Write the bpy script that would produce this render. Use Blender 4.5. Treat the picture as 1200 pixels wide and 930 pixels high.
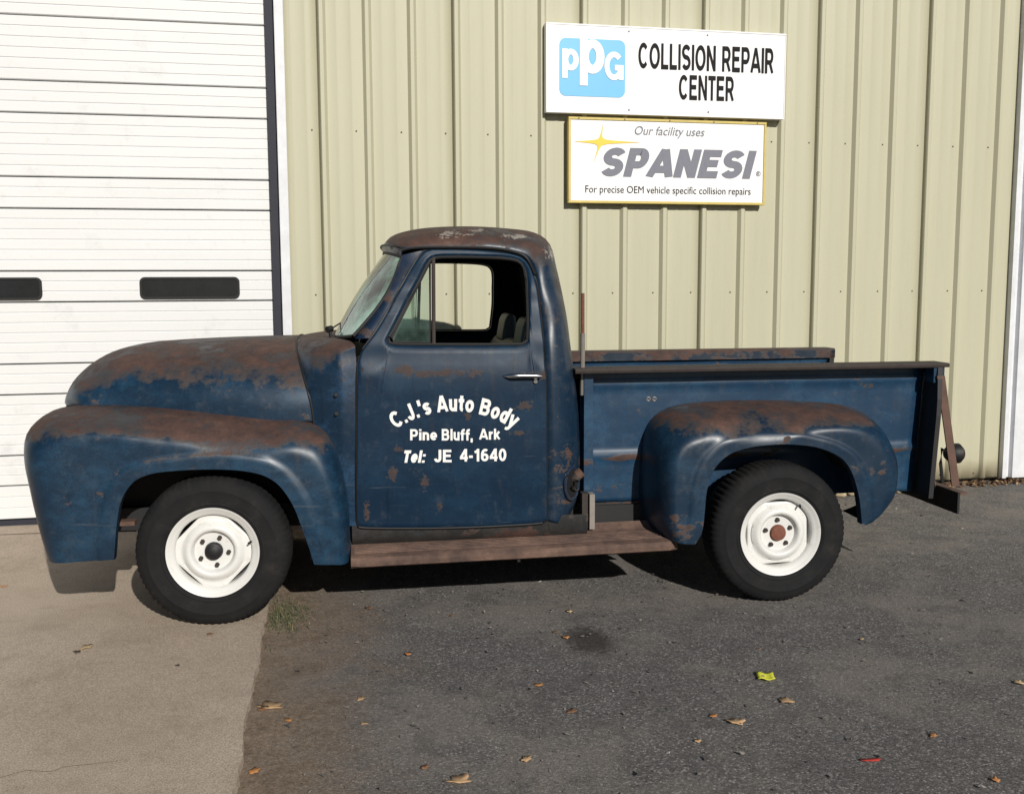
import bpy, bmesh, math, random
from mathutils import Vector, Matrix, noise
random.seed(7)
R_ = math.radians
for o in list(bpy.data.objects): bpy.data.objects.remove(o)
SC = bpy.context.scene
COL = SC.collection

# ------------------------------------------------------------------ camera
F, CH, CD, YAW, PITCH, ROLL = 1180.0, 1.6051, 7.1027, 0.2036, 0.1112, -0.0046
fwd = Vector((math.sin(YAW)*math.cos(PITCH), math.cos(YAW)*math.cos(PITCH), -math.sin(PITCH)))
rgt0 = Vector((math.cos(YAW), -math.sin(YAW), 0)); up0 = rgt0.cross(fwd)
rgt = math.cos(ROLL)*rgt0 + math.sin(ROLL)*up0; upv = -math.sin(ROLL)*rgt0 + math.cos(ROLL)*up0
CAMP = Vector((0, -CD, CH))
cam = bpy.data.cameras.new('camera'); camo = bpy.data.objects.new('camera', cam); COL.objects.link(camo)
cam.sensor_fit = 'HORIZONTAL'; cam.sensor_width = 36.0; cam.lens = F/1200*36.0; cam.clip_end = 3000
m = Matrix((rgt, upv, -fwd)).transposed().to_4x4(); m.translation = CAMP; camo.matrix_world = m
SC.camera = camo

# ------------------------------------------------------------------ light
TH = -0.0625                                   # truck heading against the wall
SUN_T = Vector((-0.52, 1.93, -1.0))            # travel of light in the truck's frame
SUN = Matrix.Rotation(TH, 3, 'Z') @ SUN_T
elev = math.atan2(-SUN.z, math.hypot(SUN.x, SUN.y))
w = bpy.data.worlds.new('World'); SC.world = w; w.use_nodes = True
nt = w.node_tree; nt.nodes.clear()
sky = nt.nodes.new('ShaderNodeTexSky'); sky.sky_type = 'NISHITA'; sky.sun_disc = False; sky.air_density = .8; sky.dust_density = .4
sky.sun_elevation = elev; sky.sun_rotation = math.atan2(-SUN.x, -SUN.y)
bg = nt.nodes.new('ShaderNodeBackground'); bg.inputs[1].default_value = 0.05
wo = nt.nodes.new('ShaderNodeOutputWorld')
nt.links.new(sky.outputs[0], bg.inputs[0]); nt.links.new(bg.outputs[0], wo.inputs[0])
sl = bpy.data.lights.new('sun', 'SUN'); sl.energy = 5.0; sl.angle = R_(0.55); sl.color = (1.0, 0.955, 0.885)
so = bpy.data.objects.new('sun', sl); COL.objects.link(so)
so.rotation_euler = SUN.to_track_quat('-Z', 'Y').to_euler(); so.location = (6, -20, 14)
SC.view_settings.view_transform = 'Standard'; SC.view_settings.look = 'None'
SC.view_settings.gamma = 1.0; SC.view_settings.exposure = -0.22

# ------------------------------------------------------------------ pixel -> place
CB = 0.875
TO = Vector((0.9409 - CB*math.sin(TH), -2.3907 + CB*math.cos(TH), 0))       # truck centre on the ground
TM = Matrix.Rotation(TH, 4, 'Z'); TM.translation = TO; TI = TM.inverted()
def ray(x, y): return (fwd*F + rgt*(x-600) - upv*(y-465)).normalized()
def WP(x, y, Y=0.0):                            # photo pixel on the plane Y of the wall
    d = ray(x, y); t = (Y - CAMP.y)/d.y; return CAMP + d*t
def GP(x, y, z=0.0):
    d = ray(x, y); t = (z - CAMP.z)/d.z; return CAMP + d*t
def P(x, y, v):                                 # photo pixel on the truck's plane v (0 = centre line)
    o = TI @ CAMP; d = TI.to_3x3() @ ray(x, y); t = (v - o.y)/d.y; q = o + d*t; return (q.x, q.z)

# ------------------------------------------------------------------ materials
def mat(name):
    mm = bpy.data.materials.new(name); mm.use_nodes = True
    n = mm.node_tree; b = n.nodes['Principled BSDF']; return mm, n, b
def N(n, t, **k):
    x = n.nodes.new(t)
    for a, v in k.items(): setattr(x, a, v)
    return x
def L(n, a, b): n.links.new(a, b)
def mth(n, op, a, b=None, c=None, clamp=False):
    x = N(n, 'ShaderNodeMath', operation=op); x.use_clamp = clamp
    for i, v in enumerate((a, b, c)):
        if v is None: continue
        if isinstance(v, (int, float)): x.inputs[i].default_value = v
        else: L(n, v, x.inputs[i])
    return x.outputs[0]
def noi(n, co, scale, detail=6, rough=.6, stretch=None, lac=2.0):
    if stretch:
        mp = N(n, 'ShaderNodeMapping'); mp.inputs['Scale'].default_value = stretch
        L(n, co, mp.inputs[0]); co = mp.outputs[0]
    x = N(n, 'ShaderNodeTexNoise'); x.inputs['Scale'].default_value = scale
    x.inputs['Detail'].default_value = detail; x.inputs['Roughness'].default_value = rough
    L(n, co, x.inputs['Vector']); return x.outputs['Fac']
def sstep(n, v, a, b):
    x = N(n, 'ShaderNodeMapRange', interpolation_type='SMOOTHSTEP')
    L(n, v, x.inputs[0]); x.inputs[1].default_value = a; x.inputs[2].default_value = b; return x.outputs[0]
def mix(n, f, a, b):
    x = N(n, 'ShaderNodeMix', data_type='RGBA')
    for s, v in ((0, f), (6, a), (7, b)):
        if isinstance(v, (int, float)): x.inputs[s].default_value = v
        elif isinstance(v, tuple): x.inputs[s].default_value = (*v, 1)
        else: L(n, v, x.inputs[s])
    return x.outputs[2]
def ramp(n, f, stops):
    x = N(n, 'ShaderNodeValToRGB'); e = x.color_ramp.elements
    while len(e) < len(stops): e.new(.5)
    for i, (p, c) in enumerate(stops): e[i].position = p; e[i].color = (*c, 1)
    L(n, f, x.inputs[0]); return x.outputs[0]
def bump(n, b, h, strength=.3, dist=.01):
    x = N(n, 'ShaderNodeBump'); x.inputs['Strength'].default_value = strength; x.inputs['Distance'].default_value = dist
    L(n, h, x.inputs['Height']); L(n, x.outputs[0], b.inputs['Normal'])
def obco(n): return N(n, 'ShaderNodeTexCoord').outputs['Object']
def simple(name, col, rough=.6, metal=0, var=.25, scale=20, bmp=.0, bd=.002, spec=.5):
    mm, n, b = mat(name); co = obco(n)
    f = noi(n, co, scale, 5, .65)
    c2 = tuple(max(0, x*(1-var)) for x in col); c1 = tuple(x*(1+var) for x in col)
    L(n, mix(n, f, c2, c1), b.inputs['Base Color'])
    b.inputs['Roughness'].default_value = rough; b.inputs['Metallic'].default_value = metal
    b.inputs['Specular IOR Level'].default_value = spec
    if bmp: bump(n, b, f, bmp, bd)
    return mm

def paint(name, blue=(0.0045, 0.019, 0.041), pale=(0.012, 0.045, 0.085), rust_up=None, patch=.70, band=None, spots=(), chips=(), seed=0., rough=.38, pscale=4.0, grime=True):
    """old blue paint worn through to rust: rust_up=(lo,hi) on upward faces, patches elsewhere"""
    mm, n, b = mat(name); b.inputs['Specular IOR Level'].default_value = .42
    mp = N(n, 'ShaderNodeMapping'); mp.inputs['Location'].default_value = (seed, seed*.7, seed*1.3)
    raw = obco(n); L(n, raw, mp.inputs[0]); co = mp.outputs[0]
    sx = N(n, 'ShaderNodeSeparateXYZ'); L(n, raw, sx.inputs[0])
    n1 = noi(n, co, 3.2, 9, .68); n2 = noi(n, co, 15, 6, .65); n3 = noi(n, co, pscale, 9, .66, (1, 1, 1.5)); n4 = noi(n, co, 60, 4, .6)
    nb = mth(n, 'ADD', mth(n, 'MULTIPLY', mth(n, 'SUBTRACT', n1, .5), 1.5), mth(n, 'MULTIPLY', mth(n, 'SUBTRACT', n2, .5), .7))
    masks = []
    if rust_up:
        ge = N(n, 'ShaderNodeNewGeometry'); sn = N(n, 'ShaderNodeSeparateXYZ'); L(n, ge.outputs['Normal'], sn.inputs[0])
        up_m = sstep(n, mth(n, 'ADD', sn.outputs[2], nb), rust_up[0], rust_up[1]+.16)
        worn = sstep(n, mth(n, 'ADD', noi(n, co, 7, 12, .78), mth(n, 'MULTIPLY', mth(n, 'SUBTRACT', n1, .5), .6)), .36, .52)
        masks.append(mth(n, 'MULTIPLY', up_m, mth(n, 'ADD', .30, mth(n, 'MULTIPLY', worn, .70))))
    if patch:
        masks.append(sstep(n, mth(n, 'ADD', n3, mth(n, 'MULTIPLY', mth(n, 'SUBTRACT', n2, .5), .25)), patch, patch+.045))
    if band:
        z0, wd, amt = band
        d = mth(n, 'DIVIDE', mth(n, 'ABSOLUTE', mth(n, 'SUBTRACT', sx.outputs[2], z0)), wd)
        g = mth(n, 'SUBTRACT', 1.0, d)
        ns = noi(n, co, 5, 7, .65, (.55, 1, 2.2))
        masks.append(sstep(n, mth(n, 'ADD', mth(n, 'MULTIPLY', g, .55), mth(n, 'MULTIPLY', mth(n, 'SUBTRACT', ns, .5), amt)), .42, .56))
    for (a, z, ra, rz) in spots:
        da = mth(n, 'DIVIDE', mth(n, 'SUBTRACT', sx.outputs[0], a), ra); dz = mth(n, 'DIVIDE', mth(n, 'SUBTRACT', sx.outputs[2], z), rz)
        d = mth(n, 'SQRT', mth(n, 'ADD', mth(n, 'MULTIPLY', da, da), mth(n, 'MULTIPLY', dz, dz)))
        d = mth(n, 'ADD', d, mth(n, 'ADD', mth(n, 'MULTIPLY', mth(n, 'SUBTRACT', n2, .5), 4.2), mth(n, 'MULTIPLY', mth(n, 'SUBTRACT', n4, .5), 2.4)))
        masks.append(mth(n, 'MULTIPLY', sstep(n, d, 1.05, .45), .8))
    mk = masks[0] if masks else None
    for x in masks[1:]: mk = mth(n, 'MAXIMUM', mk, x)
    n7 = noi(n, co, 2.4, 14, .78, (1, 1, 1.6)); n8 = noi(n, co, 150, 3, .6); n9 = noi(n, co, 6, 8, .72, (3.0, 1, .28))
    fade = sstep(n, mth(n, 'ADD', n7, mth(n, 'MULTIPLY', mth(n, 'SUBTRACT', n8, .5), .25)), .44, .66)
    cb = mix(n, fade, blue, pale)
    cb = mix(n, mth(n, 'MULTIPLY', sstep(n, n9, .58, .66), .45), cb, tuple(x*.55 for x in blue))
    scr = noi(n, co, 22, 3, .5, (.12, 1, 2.2)); cb = mix(n, mth(n, 'MULTIPLY', sstep(n, scr, .70, .74), .35), cb, (.075, .085, .10))
    sp_ = noi(n, co, 34, 6, .75); 
    masks.append(mth(n, 'MULTIPLY', sstep(n, mth(n, 'ADD', sp_, mth(n, 'MULTIPLY', mth(n, 'SUBTRACT', n1, .5), .55)), .70, .735), .85))
    mk = masks[0]
    for x in masks[1:]: mk = mth(n, 'MAXIMUM', mk, x)
    cb = mix(n, mth(n, 'MULTIPLY', sstep(n, n2, .55, .72), .35), cb, (.05, .062, .075))
    if grime:
        st = noi(n, co, 9, 6, .7, (2.2, 1, .35))
        cb = mix(n, mth(n, 'MULTIPLY', sstep(n, st, .56, .74), .45), cb, (.045, .04, .036))
    cr = ramp(n, mth(n, 'ADD', mth(n, 'MULTIPLY', noi(n, co, 11, 12, .8, (1, 1, 1.3)), .7), mth(n, 'MULTIPLY', n1, .3)),
              [(.32, (.022, .016, .016)), (.45, (.050, .029, .025)), (.56, (.085, .045, .034)), (.72, (.14, .085, .064))])
    if mk is not None:
        halo = mth(n, 'MULTIPLY', mth(n, 'MULTIPLY', mk, mth(n, 'SUBTRACT', 1., mk)), 2.6, clamp=True)
        c = mix(n, mk, cb, cr); c = mix(n, halo, c, (.05, .045, .042))
        for (a, z, ra, rz) in chips:
            da = mth(n, 'DIVIDE', mth(n, 'SUBTRACT', sx.outputs[0], a), ra); dz = mth(n, 'DIVIDE', mth(n, 'SUBTRACT', sx.outputs[2], z), rz)
            d = mth(n, 'SQRT', mth(n, 'ADD', mth(n, 'MULTIPLY', da, da), mth(n, 'MULTIPLY', dz, dz)))
            d = mth(n, 'ADD', d, mth(n, 'ADD', mth(n, 'MULTIPLY', mth(n, 'SUBTRACT', n2, .5), 4.5), mth(n, 'MULTIPLY', mth(n, 'SUBTRACT', n4, .5), 3.)))
            c = mix(n, mth(n, 'MULTIPLY', sstep(n, d, .7, .3), .7), c, (.36, .32, .28))
        L(n, c, b.inputs['Base Color'])
        L(n, mth(n, 'ADD', mth(n, 'MULTIPLY', mk, .36), mth(n, 'ADD', rough, mth(n, 'MULTIPLY', mth(n, 'SUBTRACT', n2, .5), .25))), b.inputs['Roughness'])
        bump(n, b, mth(n, 'ADD', mth(n, 'MULTIPLY', mk, mth(n, 'MULTIPLY', n4, .8)), mth(n, 'MULTIPLY', n1, .25)), .35, .004)
    else:
        L(n, cb, b.inputs['Base Color']); b.inputs['Roughness'].default_value = rough
    return mm

M = {}
M['hood'] = paint('hood_paint', rust_up=(.42, .58), patch=.64, seed=2.1)
M['ffender'] = paint('front_fender_paint', rust_up=(.40, .54), patch=.665, seed=5.2)
M['cowl'] = paint('cowl_paint', rust_up=(.20, .5), patch=.67, seed=7.9, pale=(.02, .055, .11))
M['roof'] = paint('roof_paint', rust_up=(.20, .46), patch=.585, seed=3.3, pale=(.03, .042, .062), chips=[(*P(x, y, v), rx/240, ry/240) for x, y, v, rx, ry in ((526, 275, -.45, 20, 4), (600, 278, -.45, 16, 4), (641, 297, -.5, 9, 9), (560, 271, -.4, 12, 3))])
M['rfender'] = paint('rear_fender_paint', rust_up=(.60, .74), patch=.62, seed=9.4)
M['bed'] = paint('bed_paint', blue=(.008, .033, .072), pale=(.018, .062, .118), patch=.645, seed=11.3, band=(.70, .06, 2.2))
M['apron'] = paint('apron_paint', blue=(.026, .026, .026), pale=(.05, .048, .045), patch=.50, seed=4.4)
M['railfar'] = paint('rail_paint', blue=(.008, .018, .034), pale=(.02, .032, .045), rust_up=(.2, .5), patch=.49, seed=1.7)
M['rust'] = simple('rust_steel', (.11, .062, .045), .85, 0, .55, 14, .4, .004)
M['rustred'] = simple('red_rust', (.17, .062, .038), .85, 0, .5, 60, .3)
M['rustdark'] = simple('dark_rust', (.036, .027, .023), .8, 0, .5, 18, .4, .003)
M['runboard'] = None
M['black'] = simple('black_steel', (.007, .007, .008), .6, 0, .4, 12)
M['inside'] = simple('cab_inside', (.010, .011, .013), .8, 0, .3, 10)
M['rubber'] = simple('gasket_rubber', (.012, .012, .012), .75, 0, .3, 40)
M['chrome'] = simple('worn_chrome', (.55, .55, .56), .22, 1, .15, 40)
M['steel'] = simple('bare_steel', (.30, .27, .24), .5, .6, .3, 30)
M['greyvinyl'] = simple('grey_vinyl', (.10, .105, .11), .55, 0, .3, 20)
M['darkvinyl'] = simple('dark_vinyl', (.02, .022, .026), .6, 0, .3, 20)
M['letter'] = simple('white_lettering', (.78, .78, .76), .6, 0, .06, 30)
M['redlens'] = simple('red_lens', (.05, .006, .006), .25, 0, .2, 20)
M['lampglass'] = simple('lamp_glass', (.55, .57, .58), .12, 0, .1, 20)

def mk_runboard():
    mm, n, b = mat('running_board_rust'); co = obco(n)
    n1 = noi(n, co, 4, 8, .65); n2 = noi(n, co, 10, 6, .7, (.25, 2.5, 2.5)); n3 = noi(n, co, 50, 4, .6)
    n5 = noi(n, co, 9, 12, .8)
    c = ramp(n, mth(n, 'ADD', mth(n, 'MULTIPLY', n1, .35), mth(n, 'ADD', mth(n, 'MULTIPLY', n2, .15), mth(n, 'MULTIPLY', n5, .5))),
             [(.36, (.035, .028, .026)), (.46, (.085, .052, .040)), (.56, (.15, .090, .066)), (.68, (.26, .19, .145))])
    L(n, c, b.inputs['Base Color']); b.inputs['Roughness'].default_value = .85
    bump(n, b, mth(n, 'ADD', mth(n, 'MULTIPLY', n2, .4), n3), .35, .004); return mm
M['runboard'] = mk_runboard()
def mk_tyre():
    mm, n, b = mat('tyre_rubber'); co = obco(n)
    n1 = noi(n, co, 9, 7, .65); n2 = noi(n, co, 60, 4, .6)
    L(n, ramp(n, n1, [(.3, (.009, .009, .010)), (.55, (.014, .014, .0145)), (.75, (.030, .027, .024))]), b.inputs['Base Color'])
    b.inputs['Roughness'].default_value = .8; b.inputs['Specular IOR Level'].default_value = .18; bump(n, b, n2, .25, .002); return mm
M['tyre'] = mk_tyre()
def mk_rim():
    mm, n, b = mat('white_rim_paint'); co = obco(n)
    n1 = noi(n, co, 14, 7, .7); n2 = noi(n, co, 5, 5, .6)
    c = mix(n, sstep(n, n1, .55, .8), (.66, .655, .63), (.40, .37, .32))
    c = mix(n, sstep(n, n1, .69, .72), c, (.16, .085, .05))
    L(n, c, b.inputs['Base Color']); b.inputs['Roughness'].default_value = .4
    return mm
M['rim'] = mk_rim()
def glass(name, tint, k=.12, rough=.03):
    mm, n, b = mat(name); n.nodes.remove(b); out = n.nodes['Material Output']
    tr = N(n, 'ShaderNodeBsdfTransparent'); gl = N(n, 'ShaderNodeBsdfGlossy'); gl.inputs['Roughness'].default_value = rough
    co = obco(n); f = noi(n, co, 4, 5, .6)
    L(n, mix(n, f, tuple(x*.9 for x in tint), tint), tr.inputs[0])
    fr = N(n, 'ShaderNodeFresnel'); fr.inputs[0].default_value = 1.5
    df = N(n, 'ShaderNodeBsdfDiffuse'); df.inputs[0].default_value = (.38, .66, .52, 1)
    m1 = N(n, 'ShaderNodeMixShader'); L(n, mth(n, 'MULTIPLY', sstep(n, f, .3, .75), k), m1.inputs[0]); L(n, tr.outputs[0], m1.inputs[1]); L(n, df.outputs[0], m1.inputs[2])
    m2 = N(n, 'ShaderNodeMixShader'); L(n, fr.outputs[0], m2.inputs[0]); L(n, m1.outputs[0], m2.inputs[1]); L(n, gl.outputs[0], m2.inputs[2])
    L(n, m2.outputs[0], out.inputs[0]); return mm
M['windshield'] = glass('green_dusty_glare_glass', (.22, .60, .40), 1.0)  # dusty green glass; its strong diffuse share also paints in the pale glare
M['vent'] = glass('vent_glass', (.72, .82, .80), .12)

def mk_wall():
    mm, n, b = mat('tan_painted_metal'); co = obco(n)
    n1 = noi(n, co, .9, 6, .6, (2.5, 1, .5)); n2 = noi(n, co, 7, 6, .7, (4, 1, .35)); n3 = noi(n, co, 2.2, 8, .7)
    c = mix(n, n1, (.425, .408, .288), (.485, .468, .342))
    c = mix(n, mth(n, 'MULTIPLY', sstep(n, n2, .5, .8), .30), c, (.36, .35, .245))
    sx = N(n, 'ShaderNodeSeparateXYZ'); L(n, co, sx.inputs[0])
    low = sstep(n, mth(n, 'ADD', sx.outputs[2], mth(n, 'MULTIPLY', mth(n, 'SUBTRACT', n3, .5), .6)), .32, .02)
    c = mix(n, mth(n, 'MULTIPLY', low, .5), c, (.30, .23, .14))
    L(n, c, b.inputs['Base Color']); b.inputs['Roughness'].default_value = .55
    bump(n, b, n1, .15, .02); return mm
M['wall'] = mk_wall()
def mk_door():
    mm, n, b = mat('white_door_enamel'); co = obco(n)
    n1 = noi(n, co, 1.2, 6, .6, (.6, 1, 1.6)); n2 = noi(n, co, 3.2, 9, .72); n3 = noi(n, co, 14, 4, .6)
    c = mix(n, n1, (.66, .665, .66), (.74, .745, .74))
    c = mix(n, mth(n, 'MULTIPLY', sstep(n, n2, .55, .70), .38), c, (.50, .51, .52))
    c = mix(n, mth(n, 'MULTIPLY', sstep(n, n3, .60, .8), .25), c, (.45, .42, .36))
    L(n, c, b.inputs['Base Color']); b.inputs['Roughness'].default_value = .5
    bump(n, b, n1, .2, .02); return mm
M['door'] = mk_door()
M['trim'] = simple('white_trim_metal', (.66, .67, .69), .5, 0, .22, 9)
M['strip'] = simple('dark_weatherstrip', (.018, .019, .03), .7, 0, .3, 20)
M['pane'] = simple('dark_door_pane', (.012, .014, .016), .18, 0, .6, 9)
M['signwhite'] = simple('sign_white', (.80, .80, .80), .42, 0, .03, 6)
M['signblue'] = simple('sign_blue', (.13, .46, .76), .45, 0, .06, 6)
M['signblack'] = simple('sign_black', (.016, .015, .016), .7, 0, .1, 30, spec=.15)
M['signgrey'] = simple('sign_grey', (.20, .205, .24), .6, 0, .1, 30, spec=.2)
M['signyel'] = simple('sign_yellow', (.83, .56, .04), .5, 0, .08, 30)
M['frameyel'] = simple('sign_frame_yellow', (.56, .44, .12), .5, 0, .25, 18)
M['screw'] = simple('screw_head', (.12, .10, .075), .5, .5, .4, 60)

APR = None
def ground_mats():
    # concrete
    mm, n, b = mat('concrete'); co = obco(n)
    n1 = noi(n, co, .9, 8, .65); n2 = noi(n, co, 6, 8, .7); n3 = noi(n, co, 120, 3, .6); n4 = noi(n, co, 35, 4, .6)
    c = mix(n, sstep(n, n1, .3, .7), (.385, .308, .235), (.475, .392, .308))
    c = mix(n, mth(n, 'MULTIPLY', sstep(n, n2, .5, .75), .5), c, (.28, .222, .166))
    c = mix(n, mth(n, 'MULTIPLY', sstep(n, n4, .58, .75), .35), c, (.33, .28, .23))
    c = mix(n, mth(n, 'MULTIPLY', sstep(n, n3, .60, .75), .35), c, (.12, .10, .08))
    n5 = noi(n, co, 170, 3, .75); n6 = noi(n, co, 2.6, 10, .75); n7 = noi(n, co, 18, 6, .7)
    c = mix(n, mth(n, 'MULTIPLY', sstep(n, n6, .50, .66), .45), c, (.30, .24, .182))
    c = mix(n, mth(n, 'MULTIPLY', sstep(n, n7, .66, .72), .6), c, (.43, .37, .30))
    k5 = mth(n, 'MAXIMUM', mth(n, 'ADD', mth(n, 'MULTIPLY', mth(n, 'SUBTRACT', n5, .5), 2.4), 1.0), .4)
    vm = N(n, 'ShaderNodeVectorMath', operation='SCALE'); L(n, c, vm.inputs[0]); L(n, k5, vm.inputs['Scale'])
    L(n, vm.outputs[0], b.inputs['Base Color']); b.inputs['Roughness'].default_value = .9
    bump(n, b, mth(n, 'ADD', n5, n4), .5, .004)
    M['concrete'] = mm
    # asphalt with a belt of dirt along the slab edge
    mm, n, b = mat('asphalt'); co = obco(n)
    e0, e1 = GP(275, 925, 0), GP(312, 722, 0); d = (e1-e0); d.z = 0; d.normalize(); nrm = Vector((d.y, -d.x, 0))
    sx = N(n, 'ShaderNodeSeparateXYZ'); L(n, co, sx.inputs[0])
    dist = mth(n, 'ADD', mth(n, 'MULTIPLY', sx.outputs[0], nrm.x), mth(n, 'ADD', mth(n, 'MULTIPLY', sx.outputs[1], nrm.y), -(nrm.x*e0.x+nrm.y*e0.y)))
    n1 = noi(n, co, 1.1, 8, .65); n2 = noi(n, co, 5, 8, .7); n4 = noi(n, co, 40, 5, .7)
    vo = N(n, 'ShaderNodeTexVoronoi'); vo.inputs['Scale'].default_value = 125; L(n, co, vo.inputs['Vector'])
    sv = N(n, 'ShaderNodeSeparateColor'); L(n, vo.outputs['Color'], sv.inputs[0])
    c = ramp(n, sv.outputs[0], [(.0, (.075, .072, .071)), (.45, (.13, .124, .121)), (.8, (.18, .172, .167)), (1., (.33, .315, .30))])
    c = mix(n, mth(n, 'MULTIPLY', sstep(n, vo.outputs['Distance'], .25, .75), .7), c, (.085, .078, .072))
    c = mix(n, mth(n, 'MULTIPLY', sstep(n, n1, .45, .62), .6), c, (.20, .178, .155))
    c = mix(n, mth(n, 'MULTIPLY', sstep(n, n2, .50, .64), .55), c, (.088, .082, .079))
    c = mix(n, mth(n, 'MULTIPLY', sstep(n, n4, .6, .8), .3), c, (.16, .14, .12))
    dj = mth(n, 'ADD', dist, mth(n, 'MULTIPLY', mth(n, 'SUBTRACT', mth(n, 'ADD', n1, mth(n, 'MULTIPLY', n2, .6)), .8), 1.5))
    dirt = sstep(n, dj, .72, .02)
    cd = ramp(n, mth(n, 'ADD', mth(n, 'MULTIPLY', n2, .6), mth(n, 'MULTIPLY', n4, .4)), [(.3, (.10, .072, .05)), (.5, (.20, .148, .104)), (.7, (.31, .245, .18))])
    c = mix(n, mth(n, 'MULTIPLY', dirt, .85), c, cd)
    q = GP(690, 747, 0)
    dd = mth(n, 'SQRT', mth(n, 'ADD', mth(n, 'POWER', mth(n, 'DIVIDE', mth(n, 'SUBTRACT', sx.outputs[0], q.x), .12), 2.), mth(n, 'POWER', mth(n, 'DIVIDE', mth(n, 'SUBTRACT', sx.outputs[1], q.y), .20), 2.)))
    c = mix(n, mth(n, 'MULTIPLY', sstep(n, mth(n, 'ADD', dd, mth(n, 'MULTIPLY', mth(n, 'SUBTRACT', n4, .5), 1.6)), 1.2, .5), .75), c, (.022, .020, .017))
    n5 = noi(n, co, 260, 3, .7); n6 = noi(n, co, 75, 3, .6)
    k5 = mth(n, 'ADD', mth(n, 'MULTIPLY', mth(n, 'SUBTRACT', n5, .5), 2.6), mth(n, 'ADD', 1.12, mth(n, 'MULTIPLY', mth(n, 'SUBTRACT', n6, .5), 1.4)), clamp=False)
    k5 = mth(n, 'MAXIMUM', k5, .25)
    vm = N(n, 'ShaderNodeVectorMath', operation='SCALE'); L(n, c, vm.inputs[0]); L(n, k5, vm.inputs['Scale'])
    L(n, vm.outputs[0], b.inputs['Base Color']); b.inputs['Roughness'].default_value = .95; b.inputs['Specular IOR Level'].default_value = .25
    bump(n, b, mth(n, 'ADD', mth(n, 'MULTIPLY', vo.outputs['Distance'], -.5), n5), .6, .005)
    M['asphalt'] = mm
    return e0, d, nrm
E0, ED, EN = ground_mats()

# ------------------------------------------------------------------ mesh helpers
def mesh(name, verts, faces, material, parent=None, smooth=True, angle=40):
    me = bpy.data.meshes.new(name); me.from_pydata([tuple(v) for v in verts], [], faces); me.validate()
    bm = bmesh.new(); bm.from_mesh(me); bmesh.ops.remove_doubles(bm, verts=bm.verts, dist=1e-5)
    bmesh.ops.recalc_face_normals(bm, faces=bm.faces); bm.to_mesh(me); bm.free()
    if smooth:
        for p in me.polygons: p.use_smooth = True
        me.set_sharp_from_angle(angle=R_(angle))
    if material: me.materials.append(material)
    o = bpy.data.objects.new(name, me); COL.objects.link(o)
    if parent: o.parent = parent
    return o
def tag(o, label=None, cat=None, group=None, kind=None):
    if label: o['label'] = label
    if cat: o['category'] = cat
    if group: o['group'] = group
    if kind: o['kind'] = kind
    return o
def empty(name, loc, rz=0):
    o = bpy.data.objects.new(name, None); COL.objects.link(o); o.location = loc; o.rotation_euler.z = rz; o.empty_display_size = .2; return o
class MB:
    def __init__(s): s.v = []; s.f = []
    def add(s, v, f):
        k = len(s.v); s.v += [tuple(x) for x in v]; s.f += [tuple(i+k for i in q) for q in f]; return s
    def box(s, x0, x1, y0, y1, z0, z1):
        v = [(x, y, z) for x in (x0, x1) for y in (y0, y1) for z in (z0, z1)]
        return s.add(v, [(0, 1, 3, 2), (4, 6, 7, 5), (0, 4, 5, 1), (2, 3, 7, 6), (0, 2, 6, 4), (1, 5, 7, 3)])
    def tube(s, pts, r, n=8, cap=True):
        pts = [Vector(p) for p in pts]; rings = []
        rr = r if isinstance(r, (list, tuple)) else [r]*len(pts)
        for i, p in enumerate(pts):
            t = (pts[min(i+1, len(pts)-1)] - pts[max(i-1, 0)]).normalized()
            u = t.cross(Vector((0, 0, 1)) if abs(t.z) < .9 else Vector((1, 0, 0))).normalized(); w_ = t.cross(u)
            rings.append([p + rr[i]*(math.cos(a)*u + math.sin(a)*w_) for a in [2*math.pi*k/n for k in range(n)]])
        v = [q for g in rings for q in g]; f = []
        for i in range(len(pts)-1):
            for k in range(n): f.append((i*n+k, i*n+(k+1) % n, (i+1)*n+(k+1) % n, (i+1)*n+k))
        if cap: f += [tuple(range(n)), tuple(range((len(pts)-1)*n, len(pts)*n))]
        return s.add(v, f)
    def prism(s, poly, axis, d0, d1):
        """poly of (p,q); axis 'y': (p,d,q)   'x': (d,p,q)   'z': (p,q,d)"""
        fn = {'y': lambda p, q, d: (p, d, q), 'x': lambda p, q, d: (d, p, q), 'z': lambda p, q, d: (p, q, d)}[axis]
        n = len(poly); v = [fn(p, q, d0) for p, q in poly] + [fn(p, q, d1) for p, q in poly]
        return s.add(v, [tuple(range(n)), tuple(range(n, 2*n))] + [(i, (i+1) % n, n+(i+1) % n, n+i) for i in range(n)])
    def grid(s, rows, closed=False):
        n = len(rows[0]); v = [q for r in rows for q in r]; f = []
        for i in range(len(rows)-1):
            for k in range(n if closed else n-1):
                f.append((i*n+k, i*n+(k+1) % n, (i+1)*n+(k+1) % n, (i+1)*n+k))
        return s.add(v, f)
    def lathe(s, prof, n=48, rmod=None):
        """prof of (r, y) about the y axis"""
        rows = []
        for i, (r, y) in enumerate(prof):
            rows.append([((r + (rmod(i, k) if rmod else 0))*math.cos(2*math.pi*k/n), y, (r + (rmod(i, k) if rmod else 0))*math.sin(2*math.pi*k/n)) for k in range(n)])
        return s.grid(rows, True)
    def shift(s, dx, dy, dz): s.v = [(a+dx, b+dy, c+dz) for a, b, c in s.v]; return s
    def mirror(s): s.v = [(a, -b, c) for a, b, c in s.v]; s.f = [q[::-1] for q in s.f]; return s
    def copy(s): c = MB(); c.v = list(s.v); c.f = list(s.f); return c
    def build(s, name, material, parent=None, smooth=True, angle=40): return mesh(name, s.v, s.f, material, parent, smooth, angle)
def bevel(o, w_=.006, seg=2):
    md = o.modifiers.new('bevel', 'BEVEL'); md.width = w_; md.segments = seg; md.limit_method = 'ANGLE'; return o
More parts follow.
